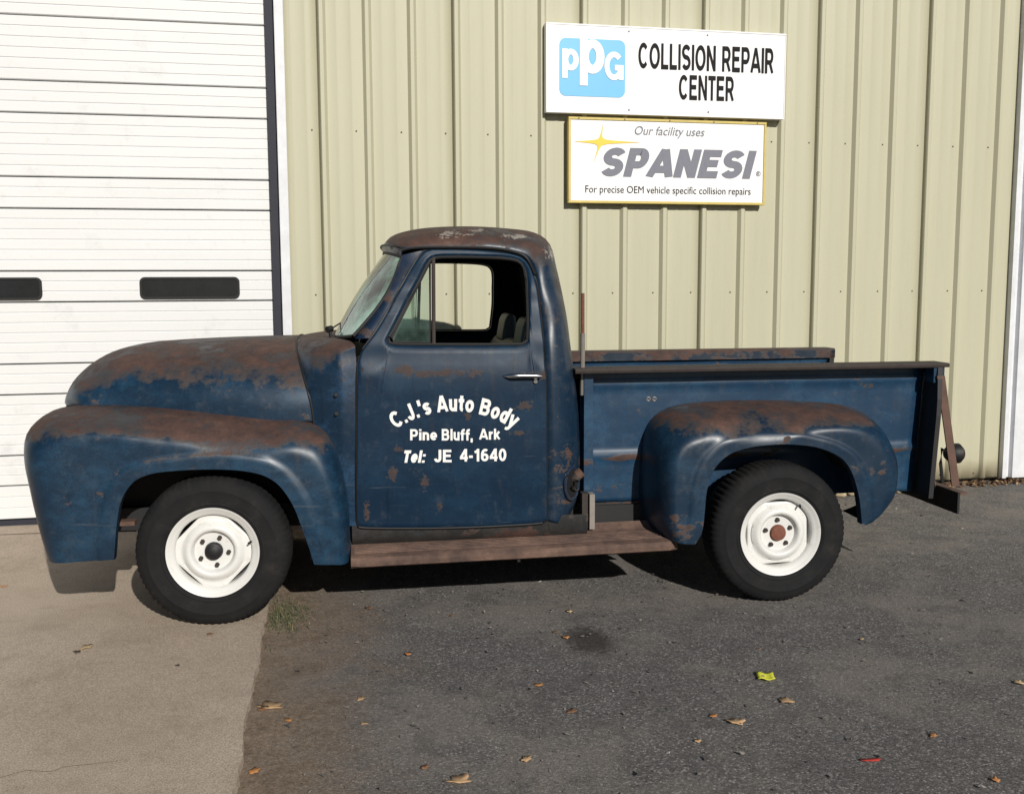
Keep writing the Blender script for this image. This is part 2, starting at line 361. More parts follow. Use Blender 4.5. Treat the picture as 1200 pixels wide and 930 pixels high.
def solid(o, t=.005, off=0):
    md = o.modifiers.new('solid', 'SOLIDIFY'); md.thickness = t; md.offset = off; return o
def catmull(ps, n, closed=False):
    """resample a list of tuples to n+1 points (n if closed), even in arc length"""
    k = len(ps); dense = []
    segs = k if closed else k-1
    for i in range(segs):
        g = lambda j: ps[j % k] if closed else ps[max(0, min(k-1, j))]
        p0, p1, p2, p3 = g(i-1), g(i), g(i+1), g(i+2)
        for u in range(10):
            t = u/10
            dense.append(tuple(.5*((2*b)+(-a+c)*t+(2*a-5*b+4*c-d)*t*t+(-a+3*b-3*c+d)*t**3) for a, b, c, d in zip(p0, p1, p2, p3)))
    dense.append(tuple(ps[0]) if closed else tuple(ps[-1]))
    ac = [0]
    for a, b in zip(dense, dense[1:]): ac.append(ac[-1]+math.dist(a[:2], b[:2])+1e-9)
    out = []; j = 0
    for i in range(n + (0 if closed else 1)):
        t = ac[-1]*i/n
        while j < len(ac)-2 and ac[j+1] < t: j += 1
        u = (t-ac[j])/(ac[j+1]-ac[j]); out.append(tuple(a+(b-a)*u for a, b in zip(dense[j], dense[j+1])))
    return out
def lerp(a, b, t): return a+(b-a)*t
def pl(tab, x):
    if x <= tab[0][0]: return tab[0][1]
    for (a, b), (c, d) in zip(tab, tab[1:]):
        if x <= c:
            t = (x-a)/(c-a); t = t*t*(3-2*t); return b+(d-b)*t
    return tab[-1][1]

# ------------------------------------------------------------------ ground
SLAB = .016
def build_ground():
    g = MB()
    g.add([(-600, -600, -.035), (600, -600, -.035), (600, 600, -.035), (-600, 600, -.035)], [(0, 1, 2, 3)])
    # asphalt lot: finely divided, gently uneven
    tag(g.build('ground', M['asphalt'], None, False), kind='structure')
    a = MB(); rows = []
    nx, ny = 150, 130; x0, x1, y0, y1 = -1.3, 7.2, -5.9, 0.35
    for j in range(ny+1):
        r = []
        for i in range(nx+1):
            x = lerp(x0, x1, i/nx); y = lerp(y0, y1, j/ny)
            z = -.012 + .007*noise.noise((x*1.3, y*1.3, 0)) + .0035*noise.noise((x*6, y*6, 3)) + .002*noise.noise((x*19, y*19, 5))
            r.append((x, y, min(z, -.003)))
        rows.append(r)
    a.grid(rows); tag(a.build('asphalt_lot', M['asphalt'], None, True, 60), kind='structure')
    far = MB()
    for (xa, xb, ya, yb) in ((-40, 60, -40, y0), (-40, x0, y0, y1), (x1, 60, y0, y1)):
        far.add([(xa, ya, -.013), (xb, ya, -.013), (xb, yb, -.013), (xa, yb, -.013)], [(0, 1, 2, 3)])
    tag(far.build('pavement', M['asphalt'], None, False), kind='structure')
    # concrete apron with a ragged edge and a crack
    edge = []
    L0, L1 = -1.2, 6.0; n = 420
    for i in range(n+1):
        t = lerp(L0, L1, i/n); q = E0 + ED*t
        if q.y > .25: break
        w_ = .014*noise.noise((t*3, 0, 0)) + .010*noise.noise((t*12, 1, 0)) + .006*noise.noise((t*40, 1, 0))
        edge.append((q.x+EN.x*w_, q.y+EN.y*w_))
    s = MB(); top = [(x, y, SLAB) for x, y in edge]; bot = [(x+EN.x*.006, y, -.06) for x, y in edge]
    # crack splits the slab in two sheets a few millimetres apart
    ck = [GP(*p, SLAB) for p in [(-60, 920), (0, 912), (30, 905), (60, 904), (75, 899), (110, 896), (155, 890)]]
    left = [(-9.0, y, SLAB) for x, y in edge]
    rows = [[(lerp(a_[0], b_[0], k/24), lerp(a_[1], b_[1], k/24), SLAB+.003*noise.noise((lerp(a_[0], b_[0], k/24)*.8, a_[1]*.8, 2))*(1 if 0 < k < 24 else .3)) for k in range(25)] for a_, b_ in zip(left, top)]
    s.grid(rows); s.grid([[r[-1] for r in rows], bot])
    o = s.build('concrete_apron', M['concrete'], None, True, 50); tag(o, kind='structure')
    c = MB(); rows = []
    for i in range(60):
        t = i/59*(len(ck)-1); j = min(int(t), len(ck)-2); q = ck[j].lerp(ck[j+1], t-j)
        q.y += .018*noise.noise((q.x*9, 0, 0)); wd = .0015+.004*abs(noise.noise((q.x*11, 4, 0))); wd *= min(1, (59-i)/12)
        rows.append([(q.x, q.y-wd, SLAB+.0045), (q.x, q.y+wd, SLAB+.0045)])
    c.grid(rows); c.build('crack', simple('crack_dirt', (.12, .092, .068), .95, 0, .4, 30), o)
    # joint in front of the overhead door
    j = MB(); a_, b_ = GP(-60, 632, 0), GP(240, 620, 0)
    rows = [[(lerp(a_.x, b_.x, t/40), lerp(a_.y, b_.y, t/40)-.006+.006*noise.noise((t*.7, 0, 0)), SLAB+.0045), (lerp(a_.x, b_.x, t/40), lerp(a_.y, b_.y, t/40)+.006, SLAB+.0045)] for t in range(41)]
    j.grid(rows); j.build('slab_joint', bpy.data.materials['crack_dirt'], o)
    # loose grit on the asphalt
    gr = MB()
    for _ in range(5200):
        x = random.uniform(-.2, 4.6); y = random.uniform(-5.4, -.05); e = (Vector((x, y, 0))-E0).dot(EN)
        if e < .01: continue
        r = random.choice((.003, .004, .004, .005, .006, .007, .011))*random.uniform(.7, 1.25)
        p = [Vector((random.uniform(-1, 1), random.uniform(-1, 1), random.uniform(0, .9)))*r for _ in range(5)]
        gr.add([(x+q.x, y+q.y, -.010+q.z+r*.4) for q in p], [(0, 1, 2), (0, 2, 3), (0, 3, 4), (1, 2, 4), (1, 3, 4), (2, 3, 1)])
    mm, nn, b = mat('grit_stone'); ge = N(nn, 'ShaderNodeNewGeometry')
    L(nn, ramp(nn, ge.outputs['Random Per Island'], [(0, (.06, .055, .05)), (.6, (.16, .145, .13)), (.95, (.24, .21, .18)), (1, (.5, .47, .43))]), b.inputs['Base Color']); b.inputs['Roughness'].default_value = .9
    o = mesh('gravel', gr.v, gr.f, mm, None, False); tag(o, 'loose grey grit scattered over the asphalt lot', 'gravel', kind='stuff')
build_ground()

# ------------------------------------------------------------------ building
RIB0, RS = 0.1365, 0.3048
XJ0 = WP(335, 200).x            # wall begins right of the door jamb
XJ1 = WP(1184, 300).x
WH = 4.6
def rib_profile(x):
    """height of the sheet (towards the camera) at x measured from a rib's left foot"""
    u = (x % RS)
    h = .0
    if u < .020: h = u/.020*.027
    elif u < .044: h = .027
    elif u < .064: h = .027*(1-(u-.044)/.020)
    for c in (.135, .232):
        d = abs(u-c)
        if d < .016: h = max(h, .0022*(1-(d/.016)**2))
    return h
def build_building():
    bl = empty('metal_building', (XJ0, 0, 0)); tag(bl, 'tan ribbed metal building with signs behind the truck', 'building')
    ox = XJ0
    xs_all = []
    edges = [0, .020, .044, .064, .119, .127, .135, .143, .151, .216, .224, .232, .240, .248]
    k0 = int(math.floor((XJ0-RIB0)/RS))-1; k1 = int((XJ1-RIB0)/RS)+2
    # sheets three ribs wide, each a part
    start = k0 - 1
    for k in range(start, k1, 3):
        xa, xb = RIB0+k*RS, RIB0+(k+3)*RS
        xa = max(xa, XJ0); xb = min(xb, XJ1)
        if xb-xa < .02: continue
        xs = sorted(set([xa, xb]+[RIB0+q*RS+e for q in range(k, k+3) for e in edges if xa < RIB0+q*RS+e < xb]))
        zl = [lerp(.035, WH, q_/30) for q_ in range(31)]
        rows = [[(x-ox, -rib_profile(x-RIB0)-.0022*noise.noise((x*1.6, z*1.1, 0)), z) for x in xs] for z in zl]
        mb = MB().grid(rows)
        o = mb.build('wall_panel', M['wall'], bl, True, 12); solid(o, .0015, 1)
    # screws
    sc = MB()
    zrows = [WP(440, 345).z, WP(760, 163+165).z, WP(660, 160).z, WP(1143, 554).z, 3.75]
    for z in (zrows[0], zrows[2], zrows[3]):
        for k in range(k0, k1):
            x = RIB0+k*RS+.255+random.uniform(-.006, .006)
            if XJ0+.02 < x < XJ1-.02: sc.add([(x-ox+.006*math.cos(a)*q, -.004-.004*(q < 1), z+.006*math.sin(a)*q) for q in (1, .55) for a in [i*math.pi/4 for i in range(8)]], [(i, (i+1) % 8, 8+(i+1) % 8, 8+i) for i in range(8)]+[tuple(range(8, 16))])
    tag(sc.build('screws', M['screw'], bl, False), kind='stuff')
    # left jamb of the big door: white corner trim, dark weatherstrip
    a = WP(326, 200, -.036).x 
    mb = MB().box(a-ox, XJ0-ox+.012, -.036, .10, .0, WH); bevel(mb.build('door_jamb_trim', M['trim'], bl, False), .004)
    a2 = WP(309, 100, .03).x
    # right white trim and the next bay
    b0 = XJ1-ox
    mb = MB().prism([(b0-.012, .0), (b0-.012, -.05), (b0+.022, -.05), (b0+.03, -.012), (b0+.075, -.006), (b0+.082, -.045), (b0+.20, -.045), (b0+.20, .10), (b0-.012, .10)], 'z', .03, WH)
    mb.build('corner_trim', M['trim'], bl, False)
    mb = MB().box(b0+.20, b0+3.6, -.005, .08, .03, WH); mb.build('side_bay_panel', M['trim'], bl, False)
    # body of the building behind the cladding, roof
    MB().box(-.02, b0+3.6, .10, 9, .0, WH).build('building_core', M['wall'], bl, False)
    MB().box(-5.2, -.02, .10, 9, 3.9, WH).build('door_header', M['wall'], bl, False)
    rf = MB().prism([(-.12, WH), (-.12, WH+.12), (4.6, WH+.75), (9.2, WH+.12), (9.2, WH)], 'x', -5.4, b0+3.7); rf.build('roof', M['trim'], bl, False)
    MB().box(-8, -4.55, .0, .10, .0, WH).build('wall_panel', M['wall'], bl, False)
    # door: a thing of its own
    DY = .055
    xr = WP(316, 200, DY).x; xl = xr-4.35
    dr = empty('overhead_door', (xr, DY, 0)); tag(dr, 'white ribbed overhead garage door with small dark windows', 'garage door')
    zz = [3.3318+.0, 3.3318-.4064, 3.3318-.6096, 3.3318-1.016, 3.3318-1.2192, 3.3318-1.6256, 3.3318-1.8288, 3.3318-2.2352, 3.3318-2.4384, 3.3318-2.8448, 3.3318-3.048, .055]
    zz = [4.1476, 3.7412, 3.5350]+zz[0:1]+zz[1:]
    zz = [3.3318+.2032+.4064, 3.3318+.2032]+zz[3:]
    wins = [(WP(164, 338, DY), WP(281, 338, DY)), (WP(-68, 338, DY), WP(49.5, 338, DY))]
    zw0, zw1 = WP(222, 350, DY).z, WP(222, 324.5, DY).z
    for i in range(len(zz)-1):
        t, bt = zz[i]-.003, zz[i+1]+.003
        h = t-bt; n = max(1, round(h/.0677)); prof = [(.030, t), (.004, t-.002), (.0, t-.006)]
        for k in range(1, n):
            z = t-h*k/n; prof += [(.0, z+.006), (.005, z+.002), (.005, z-.002), (.0, z-.006)]
        prof += [(.0, bt+.006), (.004, bt+.002), (.030, bt)]
        mb = MB(); N_ = 9
        cuts = [xl-xr+.0, 0]
        has = zz[i+1] < (zw0+zw1)/2 < zz[i]
        xs = [lerp(xl-xr, 0, q/N_) for q in range(N_+1)]
        rows = [[(x, y+.0025*noise.noise((x*1.3, z*3, 1)), z) for x in xs] for y, z in prof]
        mb.grid(rows)
        mb.build('door_panel', M['door'], dr, True, 25)
        if has:
            for wa, wb in wins:
                xa, xb = wa.x-xr, wb.x-xr; r = .03
                def rr(x0, x1, z0, z1, r, n=5):
                    pts = []
                    for cx_, cz_, a0 in ((x1-r, z1-r, 0), (x0+r, z1-r, 90), (x0+r, z0+r, 180), (x1-r, z0+r, 270)):
                        for q in range(n+1):
                            a_ = R_(a0+90*q/n); pts.append((cx_+r*math.cos(a_), cz_+r*math.sin(a_)))
                    return pts
                out, inn = rr(xa, xb, zw0, zw1, .035), rr(xa+.014, xb-.014, zw0+.014, zw1-.014, .025)
                f = MB(); n_ = len(out)
                f.grid([[(p, .004, q) for p, q in out], [(p, -.012, q) for p, q in out], [(p, -.012, q) for p, q in inn], [(p, -.002, q) for p, q in inn]], True)
                fo = f.build('door_window', M['rubber'], dr, False)
                MB().add([(p, -.003, q) for p, q in inn], [tuple(range(n_))]).build('pane', M['pane'], fo, False)
    MB().box(xl-xr, .02, -.008, .03, .006, .052).build('bottom_seal', M['strip'], dr, False)
    MB().box(.0, WP(326, 200, -.036).x-xr+.03, -.045, .05, .004, 4.0).build('weatherstrip', M['strip'], dr, False)
    MB().box(xl-xr-.1, XJ0-xr, .04, .06, .0, 4.0).build('door_backing', M['black'], dr, False)
build_building()

# ------------------------------------------------------------------ lettering and signs
def text_mesh(s, bold=0., shear=0., space=1.0):
    cu = bpy.data.curves.new('t', 'FONT'); cu.body = s; cu.size = 1; cu.offset = bold; cu.shear = shear; cu.space_character = space; cu.resolution_u = 4
    o = bpy.data.objects.new('t', cu); COL.objects.link(o); dg = bpy.context.evaluated_depsgraph_get(); dg.update()
    me = bpy.data.meshes.new_from_object(o.evaluated_get(dg))
    v = [tuple(q.co) for q in me.vertices]; f = [tuple(p.vertices) for p in me.polygons]
    bpy.data.objects.remove(o); bpy.data.curves.remove(cu); bpy.data.meshes.remove(me); return v, f
def arc(cx_, cy_, rx, ry, a0, a1, n=14): return [(cx_+rx*math.cos(R_(lerp(a0, a1, i/n))), cy_+ry*math.sin(R_(lerp(a0, a1, i/n)))) for i in range(n+1)]
def glyph(ch, w_):
    """strokes (lists of centre points) and advance of a grotesque letter, cap height 1"""
    h = w_/2; X = .74; m = .5
    ell = lambda cx_, cy_, rx, ry: arc(cx_, cy_, rx, ry, 90, 450, 28)
    ub = lambda yb, x: [(h, 1-h), (x, 1-h)]+arc(x, (1-h+yb)/2, .66-h-x, (1-h-yb)/2, 90, -90, 12)+[(h, yb)]
    lb = lambda yt, x, xr: [(h, yt), (x, yt)]+arc(x, (h+yt)/2, xr-h-x, (yt-h)/2, 90, -90, 12)+[(h, h)]
    S_ = lambda H, W: arc(W/2, (H-h+H*m)/2, W/2-h, (H-h-H*m)/2, 25, 270, 16)[:-1]+arc(W/2, (h+H*m)/2, W/2-h, (H*m-h)/2, 90, -155, 16)
    stem = lambda x, a, b: [(x, a), (x, b)]
    g = {
     'C': ([arc(.39, .5, .39-h, .5-h, 42, 318, 22)], .76), 'O': ([ell(.40, .5, .40-h, .5-h)], .80),
     'G': ([arc(.39, .5, .39-h, .5-h, 42, 335, 22), [(.42, .44), (.78, .44)], [(.78-h, .46), (.78-h, .02)]], .80),
     'J': ([[(.52-h, 1), (.52-h, .31)]+arc(.26, .31, .26-h, .31-h, 0, -175, 12)], .54),
     'A': ([[(h*.55, 0), (.37+h*.05, 1)], [(.76-h*.55, 0), (.39-h*.05, 1)], [(.17, .28), (.59, .28)]], .76),
     'B': ([stem(h, 0, 1), ub(.52, .40), lb(.52, .42, .70)], .72), 'P': ([stem(h, 0, 1), ub(.42, .38)], .67),
     'R': ([stem(h, 0, 1), ub(.44, .38), [(.38, .44), (.66-h*.6, 0)]], .70),
     'E': ([stem(h, 0, 1), [(h, 1-h), (.60, 1-h)], [(h, .52), (.55, .52)], [(h, h), (.62, h)]], .64),
     'F': ([stem(h, 0, 1), [(h, 1-h), (.58, 1-h)], [(h, .50), (.52, .50)]], .60),
     'L': ([stem(h, 0, 1), [(h, h), (.56, h)]], .57), 'I': ([stem(h, 0, 1)], w_), 'S': ([S_(1, .68)], .68),
     'N': ([stem(h, 0, 1), stem(.70-h, 0, 1), [(h, 1), (.70-h, 0)]], .70), 'T': ([stem(.30, 0, 1), [(0, 1-h), (.60, 1-h)]], .60),
     's': ([S_(X, .54)], .54), 'u': ([[(h, X), (h, .27)]+arc(.28, .27, .28-h, .27-h, 180, 360, 12), stem(.56-h, 0, X)], .56),
     't': ([[(.19, .95), (.19, .2)]+arc(.34, .2, .15, .2-h, 180, 265, 6), [(0, X-h*.8), (.37, X-h*.8)]], .38),
     'o': ([ell(.30, X/2, .30-h, X/2-h)], .60), 'd': ([ell(.28, X/2, .28-h, X/2-h), stem(.58-h, 0, 1)], .58), 'p': ([ell(.30, X/2, .28-h, X/2-h), stem(h, -.26, X)], .58),
     'y': ([[(h*.6, X), (.29, .04)], [(.58-h*.6, X), (.25, -.12), (.16, -.21), (.03, -.21)]], .58),
     'n': ([stem(h, 0, X), [(h, .45)]+arc(.28, .45, .28-h, X-.45-h, 180, 0, 12)+[(.56-h, 0)]], .56),
     'i': ([stem(h, 0, X), stem(h, .84, 1)], w_), 'l': ([stem(h, 0, 1)], w_),
     'e': ([[(h, X/2-.02), (.57, X/2-.02)], arc(.29, X/2, .29-h, X/2-h, 0, 318, 22)], .58),
     'f': ([[(.17, 0), (.17, .78)]+arc(.38, .78, .21, .22-h*.9, 180, 85, 8), [(0, .60), (.38, .60)]], .38),
     'r': ([stem(h, 0, X), arc(.34, .40, .34-h, X-.40-h, 170, 85, 8)], .37),
     'k': ([stem(h, 0, 1), [(h, .26), (.52-h*.4, X)], [(.24, .40), (.55-h*.5, 0)]], .56),
     '4': ([[(.46, 0), (.46, 1)], [(.44, .98), (.07, .30)], [(0, .28), (.62, .28)]], .62), '1': ([stem(.32, 0, 1), [(.32, .90), (.22, .78), (.05, .74)]], .46),
     '6': ([ell(.30, .32, .30-h, .32-h), arc(.34, .5, .34-h, .5-h, 55, 200, 12)], .60), '0': ([ell(.30, .5, .30-h, .5-h)], .60),
     '.': ([stem(h, 0, .19)], w_), ',': ([stem(h, 0, .19), [(h*1.3, .02), (h*.6, -.16)]], w_), "'": ([stem(h*.8, .64, 1)], w_*.8), ':': ([stem(h, 0, .19), stem(h, .50, .69)], w_), '-': ([[(0, .38), (.30, .38)]], .30),
    }
    return g[ch]
def stroke(pts, w_, y0, y1):
    cl = math.dist(pts[0], pts[-1]) < 1e-6; n = len(pts); Lf, Rt = [], []
    for i, p in enumerate(pts):
        a = pts[i-1] if i else (pts[-2] if cl else p); b = pts[i+1] if i < n-1 else (pts[1] if cl else p)
        d1 = Vector((p[0]-a[0], p[1]-a[1])); d2 = Vector((b[0]-p[0], b[1]-p[1]))
        if d1.length < 1e-9: d1 = d2
        if d2.length < 1e-9: d2 = d1
        d1.normalize(); d2.normalize(); t = (d1+d2)
        t = t.normalized() if t.length > 1e-6 else d1
        nn = Vector((-t.y, t.x)); k = w_/2/max(.5, nn.dot(Vector((-d1.y, d1.x))))
        Lf.append((p[0]+nn.x*k, min(y1, max(y0, p[1]+nn.y*k)))); Rt.append((p[0]-nn.x*k, min(y1, max(y0, p[1]-nn.y*k))))
    return Lf, Rt
def block_text(s_, w_=.2, gap=.11, shear=0., space=.34):
    """(verts with a layer index, faces) of a line in heavy block letters"""
    v, f = [], []; x = 0; lay = 0; spans = []
    for ch in s_:
        if ch == ' ': x += space; spans.append((x, x)); continue
        st, adv = glyph(ch, w_); k0 = len(v)
        for pts in st:
            y0, y1 = (-.28 if ch in 'yp,' else 0.), 1.
            A, B = stroke(pts, w_, y0, y1); k = len(v); n = len(A); lay += 1
            v += [(x+p+shear*q, q, lay % 7) for p, q in A]+[(x+p+shear*q, q, lay % 7) for p, q in B]
            f += [(k+i, k+i+1, k+n+i+1, k+n+i) for i in range(n-1)]
        spans.append((x, x+adv, k0, len(v))); x += adv+gap
    return v, f
def fit(vf, u0, u1, w0, w1):
    v, f = vf; xa, xb = min(p[0] for p in v), max(p[0] for p in v); ya, yb = min(p[1] for p in v), max(p[1] for p in v)
    return [(lerp(u0, u1, (p[0]-xa)/(xb-xa)), lerp(w0, w1, (p[1]-ya)/(yb-ya))) for p in v], f
def rrect(x0, x1, z0, z1, r, n=6):
    pts = []
    for cx_, cz_, a0 in ((x1-r, z1-r, 0), (x0+r, z1-r, 90), (x0+r, z0+r, 180), (x1-r, z0+r, 270)):
        for q in range(n+1):
            a_ = R_(a0+90*q/n); pts.append((cx_+r*math.cos(a_), cz_+r*math.sin(a_)))
    return pts
def build_signs():
    SY = -.085
    def px(x, y): q = WP(x, y, SY); return q.x, q.z
    def put(parent, org, vf, x0, x1, yt, yb, material, name, dy=-.003):
        # x0,x1 at mid row; photo rows at the middle of the word
        xm = (x0+x1)/2; ym = (yt+yb)/2
        a, c = px(x0, ym)[0], px(x1, ym)[0]; t = px(xm, yt)[1]; bt = px(xm, yb)[1]
        v, f = fit(vf, a, c, bt, t)
        lay = [p[2]*.0003 if len(p) > 2 else 0 for p in vf[0]]
        o = mesh(name, [(p-org[0], dy-l_, q-org[1]) for (p, q), l_ in zip(v, lay)], f, material, parent, False); return o
    # upper sign
    x0, x1 = px(639.5, 80)[0], px(920.5, 90)[0]; z1, z0 = px(780, 33)[1], px(780, 136)[1]
    s = empty('wall_sign', (x0, SY, z0)); org = (x0, z0)
    tag(s, 'white sign with blue square logo and black words COLLISION REPAIR CENTER', 'sign')
    bevel(MB().box(0, x1-x0, 0, .055, 0, z1-z0).build('sign_board', M['signwhite'], s, False), .006, 3)
    rm = MB(); 
    for (a, b, c, d) in ((0, x1-x0, z1-z0-.012, z1-z0), (0, x1-x0, 0, .012), (0, .012, .012, z1-z0-.012), (x1-x0-.012, x1-x0, .012, z1-z0-.012)): rm.box(a+.003, b-.003, -.004, .01, c+.001, d-.001)
    rm.build('sign_rim', M['signwhite'], s, False)
    lx0, lx1 = px(655.5, 80)[0]-x0, px(732.5, 80)[0]-x0; lz1, lz0 = px(694, 46)[1]-z0, px(694, 113.5)[1]-z0
    lg = MB(); pts = rrect(lx0, lx1, lz0, lz1, .045); lg.add([(p, -.003, q) for p, q in pts], [tuple(range(len(pts)))]); lo = lg.build('logo', M['signblue'], s, False)
    put(lo, org, block_text('p', .19), 658.5, 678, 57.5, 92, M['signwhite'], 'logo_letter', -.006)
    put(lo, org, block_text('p', .19), 679, 708, 46.5, 101, M['signwhite'], 'logo_letter', -.0065)
    put(lo, org, block_text('G', .2), 708, 730.5, 61, 94.5, M['signwhite'], 'logo_letter', -.006)
    put(s, org, block_text('COLLISION REPAIR', .18, .10, 0, .42), 748, 906.5, 53.5, 83.5, M['signblack'], 'lettering')
    put(s, org, block_text('CENTER', .18, .10), 795.5, 860, 89, 118, M['signblack'], 'lettering')
    for (x, y) in ((737, 37), (829, 41.5), (737, 129), (830, 131.5)):
        a, c = px(x, y); MB().tube([(a-x0, .002, c-z0), (a-x0, -.005, c-z0)], .006, 8).build('screw', M['screw'], s, False)
    # lower sign
    x0, x1 = px(666.5, 190)[0], px(898, 192)[0]; z1, z0 = px(782, 138.8)[1]-.006, px(782, 239)[1]
    s = empty('wall_sign', (x0, SY+.02, z0)); org = (x0, z0); SYL = -.02
    tag(s, 'white sign in thin yellow frame with grey italic SPANESI lettering and star', 'sign')
    W_, H_ = x1-x0, z1-z0; t = .018
    MB().box(t, W_-t, -.006, .03, t, H_-t).build('sign_board', M['signwhite'], s, False)
    for (a, b, c, d) in ((0, W_, H_-t, H_), (0, W_, 0, t), (0, t, t, H_-t), (W_-t, W_, t, H_-t)):
        bevel(MB().box(a, b, -.014, .035, c, d).build('frame_bar', M['frameyel'], s, False), .003)
    for k in range(5):
        MB().tube([(W_*(.05+.225*k), -.012, H_-t/2), (W_*(.05+.225*k), -.018, H_-t/2)], .005, 8).build('screw', M['screw'], s, False)
    D_ = -.009
    put(s, org, text_mesh('Our facility uses', .004, .25), 744.5, 826.5, 148.5, 162, M['signgrey'], 'lettering', D_)
    put(s, org, block_text('SPANESI', .25, .07, .22), 705.5, 887.5, 174.5, 208, M['signgrey'], 'lettering', D_)
    put(s, org, text_mesh('For precise OEM vehicle specific collision repairs', 0), 686.5, 880.5, 218.5, 229.5, M['signblack'], 'lettering', D_)['kind'] = 'stuff'
    ctr = px(889.5, 203.5)
    ring = MB(); r = .018
    ring.grid([[(ctr[0]-x0+q*math.cos(a), D_, ctr[1]-z0+q*math.sin(a)) for a in [i*math.pi/10 for i in range(20)]] for q in (r, r*.84)], True)
    ro = ring.build('registered_mark', M['signgrey'], s, False); put(ro, org, text_mesh('R', .01), 888, 891.2, 201, 206, M['signgrey'], 'lettering', D_)
    c = px(703.5, 166); st = MB(); pts = []
    tips = [px(708, 143), px(752, 166.8), px(696, 191.5), px(673, 165.5)]
    for i, tp in enumerate(tips):
        nx = tips[(i+1) % 4]
        for k in range(8):
            q = k/8; b0 = (1-q)**4; b2 = q**4; b1 = 1-b0-b2
            cc = (c[0]+(tp[0]-c[0]+nx[0]-c[0])*.03, c[1]+(tp[1]-c[1]+nx[1]-c[1])*.10)
            pts.append((b0*tp[0]+b1*cc[0]+b2*nx[0], b0*tp[1]+b1*cc[1]+b2*nx[1]))
    v = [(c[0]-x0, D_-.001, c[1]-z0)]+[(p-x0, D_-.001, q-z0) for p, q in pts]
    mesh('star_emblem', v, [(0, 1+i, 1+(i+1) % len(pts)) for i in range(len(pts))], M['signyel'], s, False)
build_signs()

# ------------------------------------------------------------------ the pickup
TR = empty('pickup_truck', TO, TH)
tag(TR, 'old rusty blue step-side pickup truck with white wheels parked before the wall', 'truck')
def vside(z): return -pl([(.40, .775), (.75, .80), (1.15, .805), (1.30, .785), (1.55, .715), (1.80, .625), (1.95, .60)], z)

def roll_fender(pairs, vc, vs, rr, nt, ns, flare, mirror=False, tuck=.02, ve=None):
    """shell between an outer contour (pixel list, at plane vc) and the wheel arch (at vs)"""
    C = [P(c[0], c[1], (ve or vc)(i/(len(pairs)-1))) + (i/(len(pairs)-1),) for i, (c, b) in enumerate(pairs)]
    B = [P(b[0], b[1], vs) + (i/(len(pairs)-1),) for i, (c, b) in enumerate(pairs)]
    both = catmull([(c[0], c[1], b[0], b[1], c[2]) for c, b in zip(C, B)], nt)
    rows = []
    for (ca, cz, ba, bz, t) in both:
        Lg = math.hypot(ca-ba, cz-bz); r = min(rr(t), Lg); v0 = vc(t); row = []
        ss = [0, .02, .045, .062, .074, .086, .10, .13]
        kq = min(1, .55*Lg/.13); ss = [x*kq/max(Lg, 1e-4) for x in ss]
        last = ss[-1]; k0 = len(ss)
        for k in range(1, ns+1):
            q = k/ns; ss.append(last+(1-last)*(1-(1-q)**1.7))
        for s in ss:
            d = Lg*(1-s); e = 1-min(1, d/r) if r > 1e-6 else 0
            v = v0+(vs-v0)*math.sqrt(max(0, 1-e*e))
            db = Lg*s
            if flare:
                v -= flare*(1 if db < .062 else max(0, 1-(db-.062)/.024))*(1 if d > r*.5 else max(0, d/(r*.5)))
            v += tuck*max(0, (.62-lerp(bz, cz, s)))/.3
            qa, qz = lerp(ba, ca, s), lerp(bz, cz, s); v += .0035*noise.noise((qa*4.5, qz*4.5, 3))*min(1, d/.06)+.0015*noise.noise((qa*13, qz*13, 8))
            row.append((lerp(ba, ca, s), v, lerp(bz, cz, s)))
        # inner return of the arch
        a0 = row[0]; row = [(a0[0], a0[1]+.05, a0[2]-.002), (a0[0], a0[1]+.012, a0[2]-.004)]+row
        rows.append(row)
    mb = MB().grid(rows)
    return mb.mirror() if mirror else mb

FF = [((54, 657), (133, 656)), ((44, 622), (134.5, 640)), ((36, 582), (136, 622)), ((28.5, 545), (139, 600)), ((29.5, 512), (143, 585)), ((45, 491), (150, 572)),
      ((69, 478.5), (161, 561)), ((110, 473.5), (180, 554)), ((160, 473), (205, 551)), ((210, 474), (235, 549.5)), ((260, 476), (262, 549.5)), ((302, 478.5), (285, 551)),
      ((336, 482), (305, 555)), ((358, 487), (318, 561)), ((377, 499), (328, 569)), ((391, 520), (338, 582)), ((399, 543), (346, 597)), ((406, 573), (353, 616)), ((409.5, 607), (360, 636)), ((411, 655), (368, 662))]
vcF = lambda t: pl([(0, -.80), (.15, -.74), (.22, -.68), (.33, -.56), (.6, -.54), (.68, -.62), (.78, -.78), (1, -.80)], t)
rrF = lambda t: pl([(0, .10), (.15, .16), (.25, .2), (.35, .19), (.6, .19), (.72, .15), (.85, .10), (1, .06)], t)
RF = [((758, 617), (814, 637)), ((752, 600), (822, 622)), ((750, 575), (825, 600)), ((751, 545), (827, 578)), ((753.5, 520), (831, 562)), ((761, 497), (837, 548)), ((777, 482), (847, 537)),
      ((802, 474), (860, 529)), ((840, 470.5), (880, 523.5)), ((880, 469.5), (900, 521)), ((920, 470), (920, 520)), ((960, 472), (938, 521)), ((990, 475.5), (954, 523)), ((1015, 485), (970, 528)),
      ((1036, 505), (985, 536)), ((1048, 532), (995, 548)), ((1051, 560), (1002, 566)), ((1049, 583), (1006, 583)), ((1037, 601), (1008, 600)), ((1016, 612), (1009, 613))]
vcR = lambda t: -.585
veR = lambda t: pl([(0, -.60), (.62, -.62), (.75, -.72), (1, -.86)], t)
veF = lambda t: pl([(0, -.85), (.15, -.79), (.22, -.73), (.33, -.58), (.6, -.54), (.68, -.62), (.78, -.78), (1, -.80)], t)
